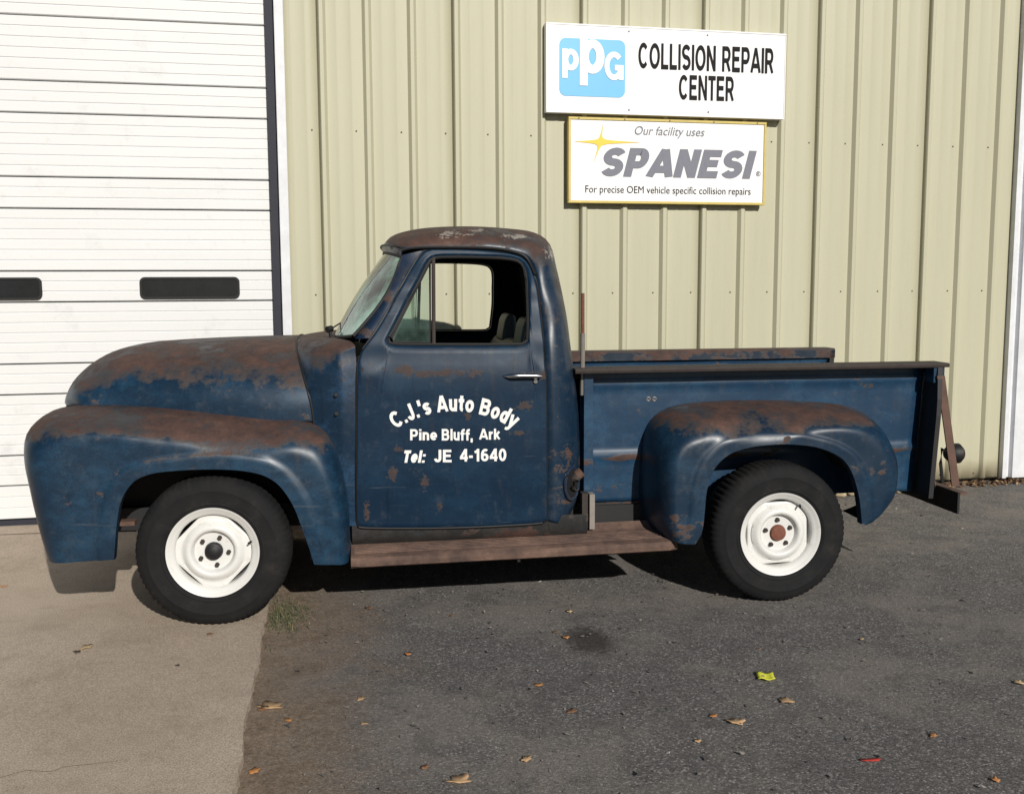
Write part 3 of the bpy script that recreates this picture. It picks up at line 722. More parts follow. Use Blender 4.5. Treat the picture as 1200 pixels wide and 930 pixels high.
rrR = lambda t: pl([(0, .09), (.2, .10), (.35, .19), (.6, .20), (.75, .16), (.9, .12), (1, .05)], t)

def build_front():
    for mir in (False, True):
        o = roll_fender(FF, vcF, -.935, rrF, 90, 18, .010, mir, .02, veF).build('front_fender', M['ffender'], TR, True, 50)
        if mir: pass
    # hood: lofted half sections joined over the centre line
    top = [P(x, y, -.25) for x, y in [(74, 474), (76, 464), (82, 450), (92, 436.5), (108, 422.5), (130, 411.5), (160, 405), (195, 402), (230, 400), (270, 398.3), (310, 397), (347, 396.3)]]
    seam = [P(x, y, lerp(-.55, -.74, i_/11)) for i_, (x, y) in enumerate( [(78, 482), (82, 482), (90, 483), (102, 484), (120, 485), (142, 486), (170, 487), (200, 488), (235, 489), (275, 490), (320, 492), (367.5, 493)])]
    both = catmull([(a[0], a[1], b[0], b[1], i/11) for i, (a, b) in enumerate(zip(top, seam))], 44)
    rows = []
    for (ta, tz, sa, sz, t) in both:
        wd = pl([(0, .40), (.1, .50), (.3, .60), (1, .745)], t); nn = 2.7
        half = []
        for k in range(23):
            ph = math.pi/2*k/22; cx_, cz_ = math.cos(ph)**(2/nn), math.sin(ph)**(2/nn)
            q = cz_**1.5
            zz_ = sz+(tz-sz)*cz_
            half.append((lerp(sa, ta, q), -wd*cx_, zz_))
        rows.append(half + [(a, -v, z) for a, v, z in half[-2::-1]])
    ho = MB().grid(rows).build('hood', M['hood'], TR, True, 50)
    # nose closing panel, grille, headlamps (the face of the truck)
    a0 = top[0][0]; nz0, nz1 = .45, top[0][1]
    rows = []
    for k in range(15):
        z = lerp(.40, nz1+.01, k/14); rows.append([(a0+.03+.10*(abs(v)/.75)**2 + (.05 if z < .6 else 0), v, z) for v in [lerp(-.75, .75, q/20) for q in range(21)]])
    gp = MB().grid(rows).build('grille_panel', M['ffender'], TR, True, 60)
    for z in (.62, .74):
        MB().tube([(a0-.03+.16*(abs(v)/.55)**2.5*.5, v, z) for v in [lerp(-.52, .52, q/16) for q in range(17)]], .032, 10).build('grille_bar', M['letter'], gp)
    nose = P(28.5, 540, -.74)[0]
    for s in (-1, 1):
        h = MB(); h.lathe([(.001, -.028), (.05, -.024), (.088, -.008), (.092, .0)], 28); h.v = [(y_, x_, z_) for x_, y_, z_ in h.v]
        h.shift(nose+.075, s*.70, .84); hl = h.build('headlight', M['lampglass'], TR)
        r = MB(); r.lathe([(.088, -.006), (.095, -.018), (.108, -.012), (.112, .04)], 28); r.v = [(y_, x_, z_) for x_, y_, z_ in r.v]; r.shift(nose+.075, s*.70, .84); r.build('bezel', M['chrome'], hl)
    # front faces of the fenders, turning in to the grille
    for s in (1, -1):
        C = [P(c[0], c[1], veF(i/19)) + (vcF(i/19)+.02,) for i, (c, b) in enumerate(FF[:7])]
        rows = []
        for (a, z, v) in C: rows.append([(lerp(a, a0+.05, (k/6)**1.5)+.006, s*lerp(v, -.45, k/6), lerp(z, lerp(z, .8, .25), k/6)) for k in range(7)])
        MB().grid(rows).build('fender_face', M['ffender'], TR, True, 60)
    # cowl between hood and doors: starts on the hood's own rear section
    hr = both[-1]; rows = []
    side1 = P(419.5, 470, -.80)[0]
    for i in range(17):
        t = i/16; tp = P(lerp(347, 390, t), lerp(396.3, 392.5, t), -.2)
        if i == 0: tp = (hr[0], hr[1])
        sa = lerp(hr[2], side1, t); sz = hr[3]; wd = lerp(.745, -vside(1.05)-.004, min(1, t*1.6)); nn = lerp(2.7, 16, t**1.3); half = []
        for k in range(6): half.append((sa, -lerp(lerp(.745, .77, t), wd, k/6), lerp(.44, sz, k/6)))
        for k in range(23):
            ph = math.pi/2*k/22; cx_, cz_ = math.cos(ph)**(2/nn), math.sin(ph)**(2/nn)
            bk = 1-(1-ph/(math.pi/2))**2.2
            zt = lerp(sz, tp[1], cz_)
            vv_ = wd*cx_; vv_ = min(vv_, -vside(zt)-.002)
            half.append((lerp(sa, tp[0], lerp(cz_**1.5, 1-min(1, vv_/wd)**2.6, min(1, t*2))), -vv_, zt))
        rows.append(half+[(a, -v, z) for a, v, z in half[-2::-1]])
    co = MB().grid(rows).build('cowl', M['cowl'], TR, True, 50)
    # seam line where hood meets cowl and small holes left by a badge
    r0 = rows[0]; seam_pts = [(a, v*1.002, z+.001) for a, v, z in r0[5:-5]]
    MB().tube(seam_pts, .0055, 6).build('hood_seam', M['black'], co)
    for (x, y) in ((394, 462), (394.5, 484)):
        a, z = P(x, y, -.80); MB().tube([(a, vside(z)-.008, z), (a, vside(z)+.01, z)], .010, 10).build('badge_hole', M['black'], co)
build_front()

# ---- cab
DO = [((420.5, 617.5), (462, 403)), ((432, 618.6), (468, 403.4)), ((470, 619), (490, 403.7)), ((530, 618.5), (535, 403.7)), ((590, 616), (585, 403.7)), ((637, 612.5), (613, 403)), ((640.5, 606), (618, 399)), ((640.7, 560), (619, 394)), ((640.5, 500), (619.3, 386)), ((639.5, 440), (619.3, 374)),
      ((636.5, 400), (619, 360)), ((632.5, 360), (618.3, 340)), ((627, 325), (616.5, 321)), ((617, 305), (611, 308.5)), ((600, 297), (598, 303.5)), ((560, 292.5), (568, 301.5)), ((522, 291.5), (530, 301)), ((500, 292.5), (511, 302)), ((488, 304), (502, 308)),
      ((470, 335), (488, 335)), ((452, 368), (472, 365)), ((436, 394), (460, 388)), ((422, 415), (455.5, 396)), ((418.5, 440), (455.5, 399)), ((418, 540), (457, 401.6)), ((418.3, 606), (459.5, 402.6))]
def pv(x, y):
    """photo pixel on the curved cab side"""
    v = -.8
    for _ in range(6): a, z = P(x, y, v); v = vside(z)
    return a, v, z
def loopring(m_=1):
    O = [pv(*p[0]) for p in DO]; I = [pv(*p[1]) for p in DO]
    both = catmull([(o[0], o[2], i[0], i[2]) for o, i in zip(O, I)], 120, True)
    rows = []
    for (oa, oz, ia, iz) in both:
        row = []
        for s in [0, .012, .03, .06, .10, .16, .24, .33, .42, .52, .62, .72, .82, .90, .95, .98, 1.0]:
            a, z = lerp(oa, ia, s), lerp(oz, iz, s); v = vside(z)-.006
            Lg = math.hypot(oa-ia, oz-iz); do, di = Lg*s, Lg*(1-s)
            v += .010*max(0, 1-do/.012)**2
            v += .020*max(0, 1-di/.022)**1.5          # turned in at the window
            # pressed line under the window
            v -= .006*math.exp(-((z-1.185)/.03)**2)*(1 if do > .02 else 0)
            v += .0016*noise.noise((a*4, z*4, 6))*min(1, do/.05)*min(1, di/.05)
            row.append((a, v*m_, z))
        a, v, z = row[-1]; row.append((a, v+.05*m_, z)); a, v, z = row[0]; row = [(a, v+.03*m_, z)]+row
        rows.append(row)
    rows.append(rows[0])
    return MB().grid(rows), both
DSP = []
for (x, y, rx, ry) in ((461, 556, 7, 11), (498, 565, 7, 12), (515, 590, 6, 14), (616, 476, 14, 7), (606, 507, 10, 4), (520, 437, 60, 6), (470, 434, 22, 8), (630, 440, 26, 6), (430, 600, 4, 16), (548, 488, 5, 7)):
    a, v, z = pv(x, y); DSP.append((a, z, rx*.72/245, ry*.72/245))
M['doorp'] = paint('door_paint', blue=(.0045, .018, .040), pale=(.008, .030, .060), patch=.70, spots=DSP, seed=6.1, rough=.44)
M['doorp'].node_tree.nodes['Principled BSDF'].inputs['Specular IOR Level'].default_value = .22
M['pillar'] = paint('pillar_paint', blue=(.008, .02, .045), pale=(.03, .035, .045), patch=.54, seed=8.2)

def build_cab():
    for m_ in (1, -1):
        mb, both = loopring(m_); dr = mb.build('door', M['doorp'], TR, True, 50)
        Iw = [(ia, vside(iz)*m_, iz) for (_, _, ia, iz) in both]
        MB().tube([(a, v+.012*m_, z) for a, v, z in Iw]+[(Iw[0][0], Iw[0][1]+.012*m_, Iw[0][2])], .008, 6, False).build('window_gasket', M['rubber'], dr)
        # shadow gap round the door
        og = [(oa, (vside(oz)+.004)*m_, oz) for (oa, oz, _, _) in both]
        MB().tube(og+[og[0]], .0065, 6, False).build('door_gap', M['black'], dr)
        # vent window: post, frame, pane
        t, bt = pv(508, 301), pv(508.5, 404)
        MB().tube([(t[0], (t[1]+.012)*m_, t[2]), (bt[0], (bt[1]+.012)*m_, bt[2])], .0095, 8).build('window_divider', M['rustdark'], dr)
        c = [pv(504, 307), pv(504.5, 401.5), pv(461, 401), pv(459, 395)]
        vf = [(q[0], (q[1]+.014)*m_, q[2]) for q in c]
        vw = MB(); vw.tube(vf+[vf[0]], .006, 6, False); vwo = vw.build('vent_window', M['rubber'], dr)
        MB().add([(q[0], (q[1]+.014)*m_, q[2]) for q in c], [(0, 1, 2, 3)]).build('pane', M['vent'], vwo, False)
        # handle
        h0, h1 = pv(590, 440.5), pv(633.5, 440)
        hd = MB(); hd.tube([(lerp(h0[0], h1[0], k/10), (h0[1]-.006-.030*math.sin(min(1, k/3)*math.pi/2))*m_, lerp(h0[2], h1[2], k/10)+.004*math.sin(k/10*math.pi)) for k in range(11)], [.006, .010, .012, .012, .012, .012, .012, .012, .011, .010, .007], 10)
        hd.tube([(h1[0]-.03, (h1[1]+.01)*m_, h1[2]-.004), (h1[0]-.03, (h1[1]-.034)*m_, h1[2]-.004)], .011, 10)
        hd.build('door_handle', M['chrome'], dr)
        q = pv(627, 446.5); MB().tube([(q[0], (q[1]+.006)*m_, q[2]), (q[0], (q[1]-.018)*m_, q[2])], .010, 10).build('lock_button', M['chrome'], dr)
        q = pv(424.5, 434); MB().box(q[0]-.006, q[0]+.006, min((q[1]-.012)*m_, (q[1]+.01)*m_), max((q[1]-.012)*m_, (q[1]+.01)*m_), q[2]-.012, q[2]+.016).build('hinge_clip', M['black'], dr, False)
        # inner skin of the door
        inn = MB(); rows = []
        for k in range(6):
            z = lerp(.46, 1.262, k/5); rows.append([(lerp(pv(425, 560)[0], pv(636, 560)[0], j/6), (vside(z)+.06)*m_, z) for j in range(7)])
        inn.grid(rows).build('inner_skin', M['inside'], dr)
        # A pillar strip beside the door
        st = MB(); rows = []
        for k in range(13):
            t = k/12
            xo, yo = lerp(416, 472, t)+8*math.sin(math.pi*t), lerp(397, 298.5, t); xi, yi = lerp(437, 501, t), lerp(396, 292, t)
            po, pi_ = pv(xo, yo), pv(xi, yi)
            rows.append([(po[0], (po[1]+.045)*m_, po[2]), (po[0], (po[1]+.012)*m_, po[2]), (lerp(po[0], pi_[0], .5), ((po[1]+pi_[1])/2+.0)*m_, (po[2]+pi_[2])/2), (pi_[0]+.01, (pi_[1]+.004)*m_, pi_[2]), (pi_[0]+.012, (pi_[1]+.04)*m_, pi_[2])])
        st.grid(rows).build('windshield_pillar', M['pillar'], TR, True, 60)
    # roof and back of the cab, one shell over the centre line
    Bp = [(476, 291.5), (500, 290.5), (540, 290.5), (575, 291.5), (600, 295.5), (618, 303.5), (628, 325), (633.5, 360), (637.5, 400), (640.5, 440), (641.5, 480), (641.8, 530), (641.8, 575), (641, 598), (641, 609)]
    Cp = [(448.5, 288), (461, 275.5), (495, 267.5), (545, 265.3), (590, 267.5), (622, 272), (644, 283), (656, 312), (663, 360), (669, 405), (675, 440), (680, 478), (682.5, 530), (680, 575), (664, 607)]
    prs = []
    for i, (b, c) in enumerate(zip(Bp, Cp)):
        bb = pv(*b); cv = pl([(0, -.10), (5, -.12), (7, -.40), (14, -.50)], i); cc = P(c[0], c[1], cv)
        prs.append((cc[0], cc[1], bb[0], bb[2], bb[1], i/14))
    both = catmull(prs, 78)
    rows = []
    for (ca, cz, ba, bz, bv, t) in both:
        nn = pl([(0, 2.3), (.45, 2.3), (.6, 2.9), (1, 3.2)], t); half = []
        for k in range(22):
            ph = math.pi/2*k/21; cx_, cs_ = math.cos(ph)**(2/nn), math.sin(ph)**(2/nn)
            half.append((lerp(ba, ca, cs_), bv*cx_, lerp(bz, cz, cs_)))
        rows.append(half+[(a, -v, z) for a, v, z in half[-2::-1]])
    mb = MB(); n = len(rows[0]); hole = []
    mb.v = [q for r in rows for q in r]; shell = list(mb.v)
    for i in range(len(rows)-1):
        for k in range(n-1):
            idx = (i*n+k, i*n+k+1, (i+1)*n+k+1, (i+1)*n+k)
            c = [sum(mb.v[j][d] for j in idx)/4 for d in range(3)]
            if c[0] > .2 and 1.33 < c[2] < 1.66 and abs(c[1]) < .48: hole.append(idx); continue
            mb.f.append(idx)
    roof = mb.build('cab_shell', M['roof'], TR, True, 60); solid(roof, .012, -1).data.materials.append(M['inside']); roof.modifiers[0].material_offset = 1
    used = sorted({i for q in hole for i in q}); ix = {i: k for k, i in enumerate(used)}
    MB().add([(shell[i][0]-.005, shell[i][1], shell[i][2]) for i in used], [tuple(ix[i] for i in q) for q in hole]).build('rear_window', M['vent'], TR, True, 80)
    # drip rail over the doors
    for m_ in (1, -1):
        pts = [pv(x, y) for x, y in [(470, 293.5), (480, 291), (500, 289.8), (540, 289.8), (575, 290.8), (600, 294.5), (617, 302.5), (627, 322)]]
        pts = catmull(pts, 40)
        MB().tube([(a, (v-.012)*m_, z) for a, v, z in pts], .0075, 6).build('drip_rail', M['black'], roof)
        cr = catmull([pv(x, y) for x, y in [(634.5, 340), (637.5, 372), (641, 392), (648, 401.5), (660, 405), (668, 405.5)]], 24)
        def near(a, z):   # nearest shell point sideways
            best = min((q for r in rows for q in r if q[1] < 0), key=lambda q: (q[0]-a)**2+(q[2]-z)**2); return best[1]
        # front visor lip above the windscreen
    lip = [(r0[0]-.008, r0[1], r0[2]-.002) for r0 in rows[0]]
    MB().tube(lip[1:-1], [.003]+[.0055]*(len(lip)-4)+[.003], 8).build('header_gutter', M['black'], roof)
    # windscreen
    bc, tc = P(391.5, 392.5, -.1), P(450.5, 296.5, -.1)
    bs, ts = pv(414, 394), pv(471, 301)
    rows = []
    for k in range(13):
        t = k/12; row = []
        for j in range(25):
            u = -1+2*j/24; hw = lerp(-bs[1], -ts[1], t)-.02; f = abs(u)**2.6
            bow = .018*math.sin(math.pi*t)
            row.append((lerp(lerp(bc[0], tc[0], t), lerp(bs[0], ts[0], t)+.036*math.sin(math.pi*t), f)-bow*(1-f), u*hw, lerp(lerp(bc[1], tc[1], t), lerp(bs[2], ts[2], t), f)))
        rows.append(row)
    ws = MB().grid(rows).build('windshield', M['windshield'], TR, True, 80)
    rim = rows[0]+[r[-1] for r in rows[1:]]+rows[-1][-2::-1]+[r[0] for r in rows[-2:0:-1]]
    MB().tube(rim+[rim[0]], .009, 8, False).build('windshield_gasket', M['rubber'], ws)
    # strip of body between glass and roof lip
    hd = [[(q[0]-.004, q[1], q[2]) for q in rows[-1]], [(lerp(q[0], lip[min(len(lip)-1, int(i/24*(len(lip)-1)))][0], .9), lip[min(len(lip)-1, int(i/24*(len(lip)-1)))][1], lip[min(len(lip)-1, int(i/24*(len(lip)-1)))][2]) for i, q in enumerate(rows[-1])]]
    MB().grid(hd).build('windshield_header', M['pillar'], TR, True, 80)
    # wiper pivot standing at the foot of the glass
    a, z = P(386, 386, -.35); wp = MB(); wp.tube([(a+.01, -.35, z-.05), (a, -.35, z)], .009, 8); wp.tube([(a-.012, -.36, z), (a+.012, -.34, z+.004)], .017, 8); wp.build('wiper_pivot', M['black'], TR)
    MB().tube([(a+.01, -.34, z+.004), (a+.06, -.12, z+.03), (a+.10, -.05, z+.10)], .004, 6).build('wiper_arm', M['black'], TR)
    # inside: floor, bulkhead, dash, bench, steering wheel
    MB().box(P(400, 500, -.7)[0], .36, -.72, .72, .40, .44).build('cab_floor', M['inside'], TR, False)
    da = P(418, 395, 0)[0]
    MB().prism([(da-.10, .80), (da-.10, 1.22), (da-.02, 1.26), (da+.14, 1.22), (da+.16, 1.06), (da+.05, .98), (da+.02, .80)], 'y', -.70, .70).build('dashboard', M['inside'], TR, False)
    seat = empty('bench_seat', (0, 0, 0)); seat.parent = TR
    bevel(MB().prism([(-.34, .70), (-.36, .80), (-.30, .86), (.10, .82), (.14, .66)], 'y', -.66, .66).build('seat_cushion', M['darkvinyl'], seat, False), .03, 3)
    bevel(MB().prism([(.05, .78), (.00, .84), (.11, 1.26), (.17, 1.31), (.22, 1.27), (.18, .74)], 'y', -.66, .66).build('seat_back', M['darkvinyl'], seat, False), .03, 3)
    for v in (-.36, .36):
        bevel(MB().prism([(.125, 1.27), (.15, 1.41), (.18, 1.44), (.215, 1.42), (.215, 1.27)], 'y', v-.14, v+.14).build('headrest', M['greyvinyl'], seat, False), .025, 3)
    pts = [pv(603, 352), pv(588, 396)]
    MB().tube([(.20, -.60, 1.50), (.14, -.56, 1.30), (.04, -.50, 1.0)], .012, 6).build('seat_belt', M['greyvinyl'], TR)
    sw = MB(); cpt = Vector((-.36, -.36, 1.16)); ax = Vector((.62, 0, .78)).normalized(); u = Vector((0, 1, 0)); vv = ax.cross(u)
    sw.tube([cpt+.20*(math.cos(a)*u+math.sin(a)*vv) for a in [i*2*math.pi/28 for i in range(29)]], .011, 6, False)
    for a in (0.3, 2.84): sw.tube([cpt, cpt+.2*(math.cos(a)*u+math.sin(a)*vv)], .008, 6)
    sw.tube([cpt+ax*.02, cpt-ax*.55], .02, 8); sw.build('steering_wheel', M['black'], TR)
    # rocker panel below the door
    for m_ in (1, -1):
        rows = [[(P(x, 600, -.78)[0], (vside(.45)+.012+q[0])*m_, q[1]) for x in (412, 470, 530, 590, 650, 690)] for q in ((.0, .455), (.0, .39), (.03, .345), (.07, .32))]
        MB().grid(rows).build('rocker_panel', M['apron'], TR, True)
    # fuel filler in the rear corner, set on the curved shell
    best = None
    for q in shell:
        if q[1] > -.3: continue
        a_, z_ = P(669.5, 566, q[1]); e = (q[0]-a_)**2+(q[2]-z_)**2
        if best is None or e < best[0]: best = (e, q)
    c = Vector(best[1]); nr = Vector((.62, -.78, 0)).normalized(); tg = Vector((.78, .62, 0)).normalized(); up_ = Vector((0, 0, 1)); c = c+nr*.004
    ov = [c+tg*.050*math.cos(t)+up_*.080*math.sin(t) for t in [i*2*math.pi/28 for i in range(28)]]
    fo = MB().tube(ov+[ov[0]], .009, 8, False).build('fuel_filler', M['pillar'], TR)
    MB().add([q+nr*.003 for q in ov], [tuple(range(28))]).build('recess', M['black'], fo, False)
    MB().tube([c-up_*.03, c+nr*.004+up_*.02+tg*.02, c+nr*.012+up_*.045+tg*.035], [.026, .025, .025], 14).build('filler_neck', M['rustdark'], fo)
    MB().tube([c+nr*.010+up_*.040+tg*.032, c+nr*.026+up_*.058+tg*.045], [.027, .025], 14).build('filler_cap', M['rust'], fo)
build_cab()

# ---- lettering on the door
def door_text():
    d = [o for o in TR.children if o.name == 'door'][0]
    def put(v, f, f2):
        vs_ = []
        for p in v:
            x, y = f2(p); a, vv, z = pv(x, y); vs_.append((a, vv-.0108-.00015*p[2]-.006*math.exp(-((z-1.185)/.03)**2), z))
        mesh('door_lettering', vs_, f, M['letter'], d, False)
    def word(s, x0, x1, yt, yb, w_=.2, shear=0, tilt=0.):
        vf = block_text(s, w_, .09, shear); v, f = fit(vf, x0, x1, yb, yt)
        put([(*p, q[2]) for p, q in zip(v, vf[0])], f, lambda p: (p[0], p[1]+tilt*(p[0]-x0)))
    # arched line
    v, f = block_text("C.J.'s Auto Body", .21, .10); tot = max(p[0] for p in v); R0 = 124.; half = R_(33.6); cxp, cyp = 532.5, 481.5+R0
    # letters stay upright shapes: bend the whole line along the arc
    put(v, f, lambda p: (cxp+math.sin(-half+2*half*p[0]/tot)*(R0+p[1]*19.5), cyp-math.cos(-half+2*half*p[0]/tot)*(R0+p[1]*19.5)))
    word('Pine', 480.5, 512, 502.3, 515.3); word('Bluff,', 517.5, 554, 502.0, 518.2); word('Ark', 561, 586, 501.7, 514.5)
    word('Tel:', 473.5, 499, 527, 541.5, .25, .2)
    word('JE', 508.5, 529, 526.3, 541); word('4-1640', 538.5, 593, 525.5, 540.2, .2, 0, -.012)
door_text()

# ---- bed
RZ = 1.182
def build_bed():
    a0, a1 = P(683, 500, -.575)[0], P(1082, 450, -.575)[0]; a1b = P(1068, 590, -.575)[0]
    zb = P(720, 587, -.575)[1]
    aend = P(1113, 424, -.71)[0]
    for m_ in (1, -1):
        # pressed side with two beads
        rows = []
        nz = 34
        for k in range(nz+1):
            z = lerp(zb, RZ-.006, k/nz); hump = 0
            for zc in (.715, 1.09): hump = max(hump, .012*math.exp(-((z-zc)/.016)**2))
            row = []
            for j in range(31):
                a = lerp(a0, lerp(a1b, a1, k/nz), j/30)
                row.append((a, (-.575-hump+.005*noise.noise((a*3, z*4, 5+m_)))*m_, z))
            rows.append(row)
        side = MB().grid(rows).build('bed_side', M['bed'], TR, True, 60); solid(side, .006, 0)
        # rail on top, flanged outwards with a rolled lip
        sec = [(-.708, RZ-.022), (-.712, RZ-.010), (-.706, RZ), (-.560, RZ+.001), (-.550, RZ-.010), (-.550, RZ-.060), (-.558, RZ-.060), (-.558, RZ-.012), (-.696, RZ-.012), (-.700, RZ-.022)]
        ar0 = P(674, 440, -.70)[0]
        rl = MB().prism([(p*m_, q) for p, q in sec], 'x', ar0, aend-(0 if m_ == 1 else .03)); rl.build('bed_rail', M['rustdark' if m_ == 1 else 'railfar'], TR, True, 35)
        # front post with bare steel foot
        b0, b1 = P(684.5, 500, -.64)[0], P(695, 500, -.64)[0]
        MB().prism([(b0, -.64*m_), (b1, -.64*m_), (b1, -.57*m_), (b0, -.57*m_)], 'z', P(690, 580, -.64)[1], RZ-.012).build('front_post', M['bed'], TR, False)
        c0, c1 = P(691.5, 500, -.72)[0], P(697.5, 500, -.72)[0]
        MB().box(c0, c1, min(-.72*m_, -.66*m_), max(-.72*m_, -.66*m_), P(690, 620, -.72)[1], P(690, 579, -.72)[1]).build('post_foot', M['steel'], TR, False)
        MB().box(c0-.035, c0-.004, min(-.70*m_, -.64*m_), max(-.70*m_, -.64*m_), P(690, 620, -.72)[1], P(690, 579, -.72)[1]).build('post_foot', M['rustdark'], TR, False)
        # rear post: flange standing out from the side
        fl = [P(1082, 447, -.575), P(1068, 590, -.575)]
        rows = []
        for k in range(9):
            t = k/8; z = lerp(RZ-.012, zb-.01, t); a = lerp(fl[0][0], fl[1][0], t)
            wv = lerp(-.735, -.735, t) if t > .3 else lerp(-.705, -.735, t/.3)
            rows.append([(a+.004, -.55*m_, z), (a+.004, wv*m_, z), (a+.030, wv*m_, z), (a+.034, -.55*m_, z)])
        MB().grid(rows, True).build('rear_post', M['black'], TR, False)
        # rusty brace from the rail down to the bumper
        t0, t1 = P(1101, 440, -.70), P(1118.5, 569, -.70)
        br = MB(); w2 = .022
        br.add([(t0[0]-w2, -.715*m_, t0[1]), (t0[0]+w2, -.715*m_, t0[1]), (t1[0]+w2, -.715*m_, t1[1]), (t1[0]-w2, -.715*m_, t1[1]),
                (t0[0]-w2, -.706*m_, t0[1]), (t0[0]+w2, -.706*m_, t0[1]), (t1[0]+w2, -.706*m_, t1[1]), (t1[0]-w2, -.706*m_, t1[1])],
               [(0, 1, 2, 3), (4, 7, 6, 5), (0, 4, 5, 1), (1, 5, 6, 2), (2, 6, 7, 3), (3, 7, 4, 0)])
        br.build('tail_brace', M['rust'], TR, False)
        bk = P(1098, 440, -.68); MB().box(bk[0]-.03, bk[0]+.03, min(-.70*m_, -.62*m_), max(-.70*m_, -.62*m_), bk[1]-.035, RZ-.013).build('rail_bracket', M['bed'], TR, False)
        roll_fender(RF, vcR, -.935, rrR, 84, 18, .010, m_ == -1, .0, veR).build('rear_fender', M['rfender'], TR, True, 50)
    # twin holes in the side
    for dx in (0, 7):
        a, z = P(760+dx, 467.5, -.58); MB().tube([(a+.009*math.cos(t), -.578, z+  .009*math.sin(t)) for t in [i*2*math.pi/14 for i in range(15)]], .004, 6, False).build('grommet', M['steel'], TR)
    # panel between bed and running board
    for m_ in (1, -1):
        q0, q1 = P(676, 600, -.57)[0], P(790, 600, -.57)[0]
        MB().box(q0, q1, min(-.578*m_, -.56*m_), max(-.578*m_, -.56*m_), .30, zb-.004).build('splash_apron', M['apron'], TR, False)
    # front bulkhead and floor, planks
    MB().box(a0-.01, a0+.015, -.56, .56, zb, RZ-.03).build('bed_front_panel', M['bed'], TR, False)
    for k in range(9):
        v0 = -.56+k*.1244; MB().box(a0+.02, a1b, v0+.004, v0+.1204, zb+.02, zb+.045).build('bed_plank', M['rustdark'], TR, False)
    # rod at the front corner
    t, bt = P(683, 343.5, -.62), P(682.5, 440, -.62); md = P(683, 395, -.62)
    MB().tube([(t[0], -.62, t[1]), (md[0], -.62, md[1])], .009, 8).build('stake_rod', M['rustred'], TR)
    MB().tube([(md[0], -.62, md[1]+.02), (bt[0], -.62, bt[1]-.1)], .012, 8).build('stake_socket', M['steel'], TR)
    # bumper plate across the tail, brackets
    n0 = P(1124, 577, -.77); n1 = P(1124, 602, -.77)
    MB().box(n0[0]-.006, n0[0]+.006, -.77, .77, n1[1], n0[1]).build('rear_bumper', M['black'], TR, False)
    MB().box(n0[0]+.006, n0[0]+.05, -.772, .768, n0[1]-.012, n0[1]-.001).build('bumper_flange', M['rust'], TR, False)
    for s in (-1, 1): MB().prism([(a1b-.04, .54), (a1b+.06, .54), (n0[0]-.006, n0[1]-.02), (n0[0]-.006, n1[1]+.03), (a1b+.04, .47)], 'y', s*.42-.03, s*.42+.03).build('bumper_bracket', M['black'], TR, False)
    MB().box(a1b-.02, n0[0]-.0065, -.56, -.50, n0[1]-.02, n0[1]+.02).build('lamp_stay', M['rust'], TR, False)
    # tail lamps
    for s in (-1, 1):
        c = P(1117, 531, -.50); lm = MB()
        lm.lathe([(.001, -.045), (.030, -.044), (.050, -.02), (.056, .01), (.056, .03), (.050, .036)], 24); lm.v = [(y, x, z) for x, y, z in lm.v]; lm.shift(c[0], s*.50, c[1])
        lo = lm.build('tail_lamp', M['black'], TR)
        le = MB().lathe([(.050, .034), (.040, .048), (.001, .056)], 24); le.v = [(y, x, z) for x, y, z in le.v]; le.shift(c[0], s*.50, c[1]); le.build('lens', M['redlens'], lo)
        MB().tube([(c[0]-.03, s*.50, c[1]), (c[0]-.075, s*.51, c[1]+.03), (c[0]-.085, s*.52, c[1]-.05), (c[0]-.075, s*.53, c[1]-.16)], .009, 6).build('lamp_bracket', M['black'], lo)
    # running boards
    for m_ in (1, -1):
        ra, rb = P(411, 650, -.90)[0], P(797, 632, -.90)[0]
        def sec(vin): return [(vin+.03, .37), (vin, .343), (vin-.03, .334), (vin-.07, .330), (-.80, .326), (-.83, .323), (-.86, .320), (-.893, .312), (-.908, .295), (-.905, .272), (-.885, .262), (-.70, .27)]
        rows = []
        for i in range(33):
            t = i/32; a = lerp(ra, rb, t); cut = 0
            if t > .965: cut = .05*((t-.965)/.035)**2
            if t < .02: cut = .02*((.02-t)/.02)**2
            rows.append([(a, (max(-.908+cut, v) if v < -.8 else v)*m_, z+(.018*t)+.0015*noise.noise((a*8, v*9, 0))) for v, z in sec(-.69)])
        o = MB().grid(rows)
        for r in (rows[0], rows[-1]): o.add(r, [tuple(range(len(r)))])
        o.build('running_board', M['runboard'], TR, True, 35)
        for k in range(6):
            v = -.735-.022*k
            MB().tube([(lerp(ra, rb, .01), v*m_, 0.3300-.0016*k), (lerp(ra, rb, .955), v*m_, 0.3470-.0016*k)], .0042, 5).build('tread_rib', M['runboard'], TR)
        bk = P(608, 655, -.8)[0]; MB().tube([(bk, -.80*m_, .285), (bk, -.80*m_, .235)], .008, 6).build('board_bolt', M['steel'], TR)
build_bed()

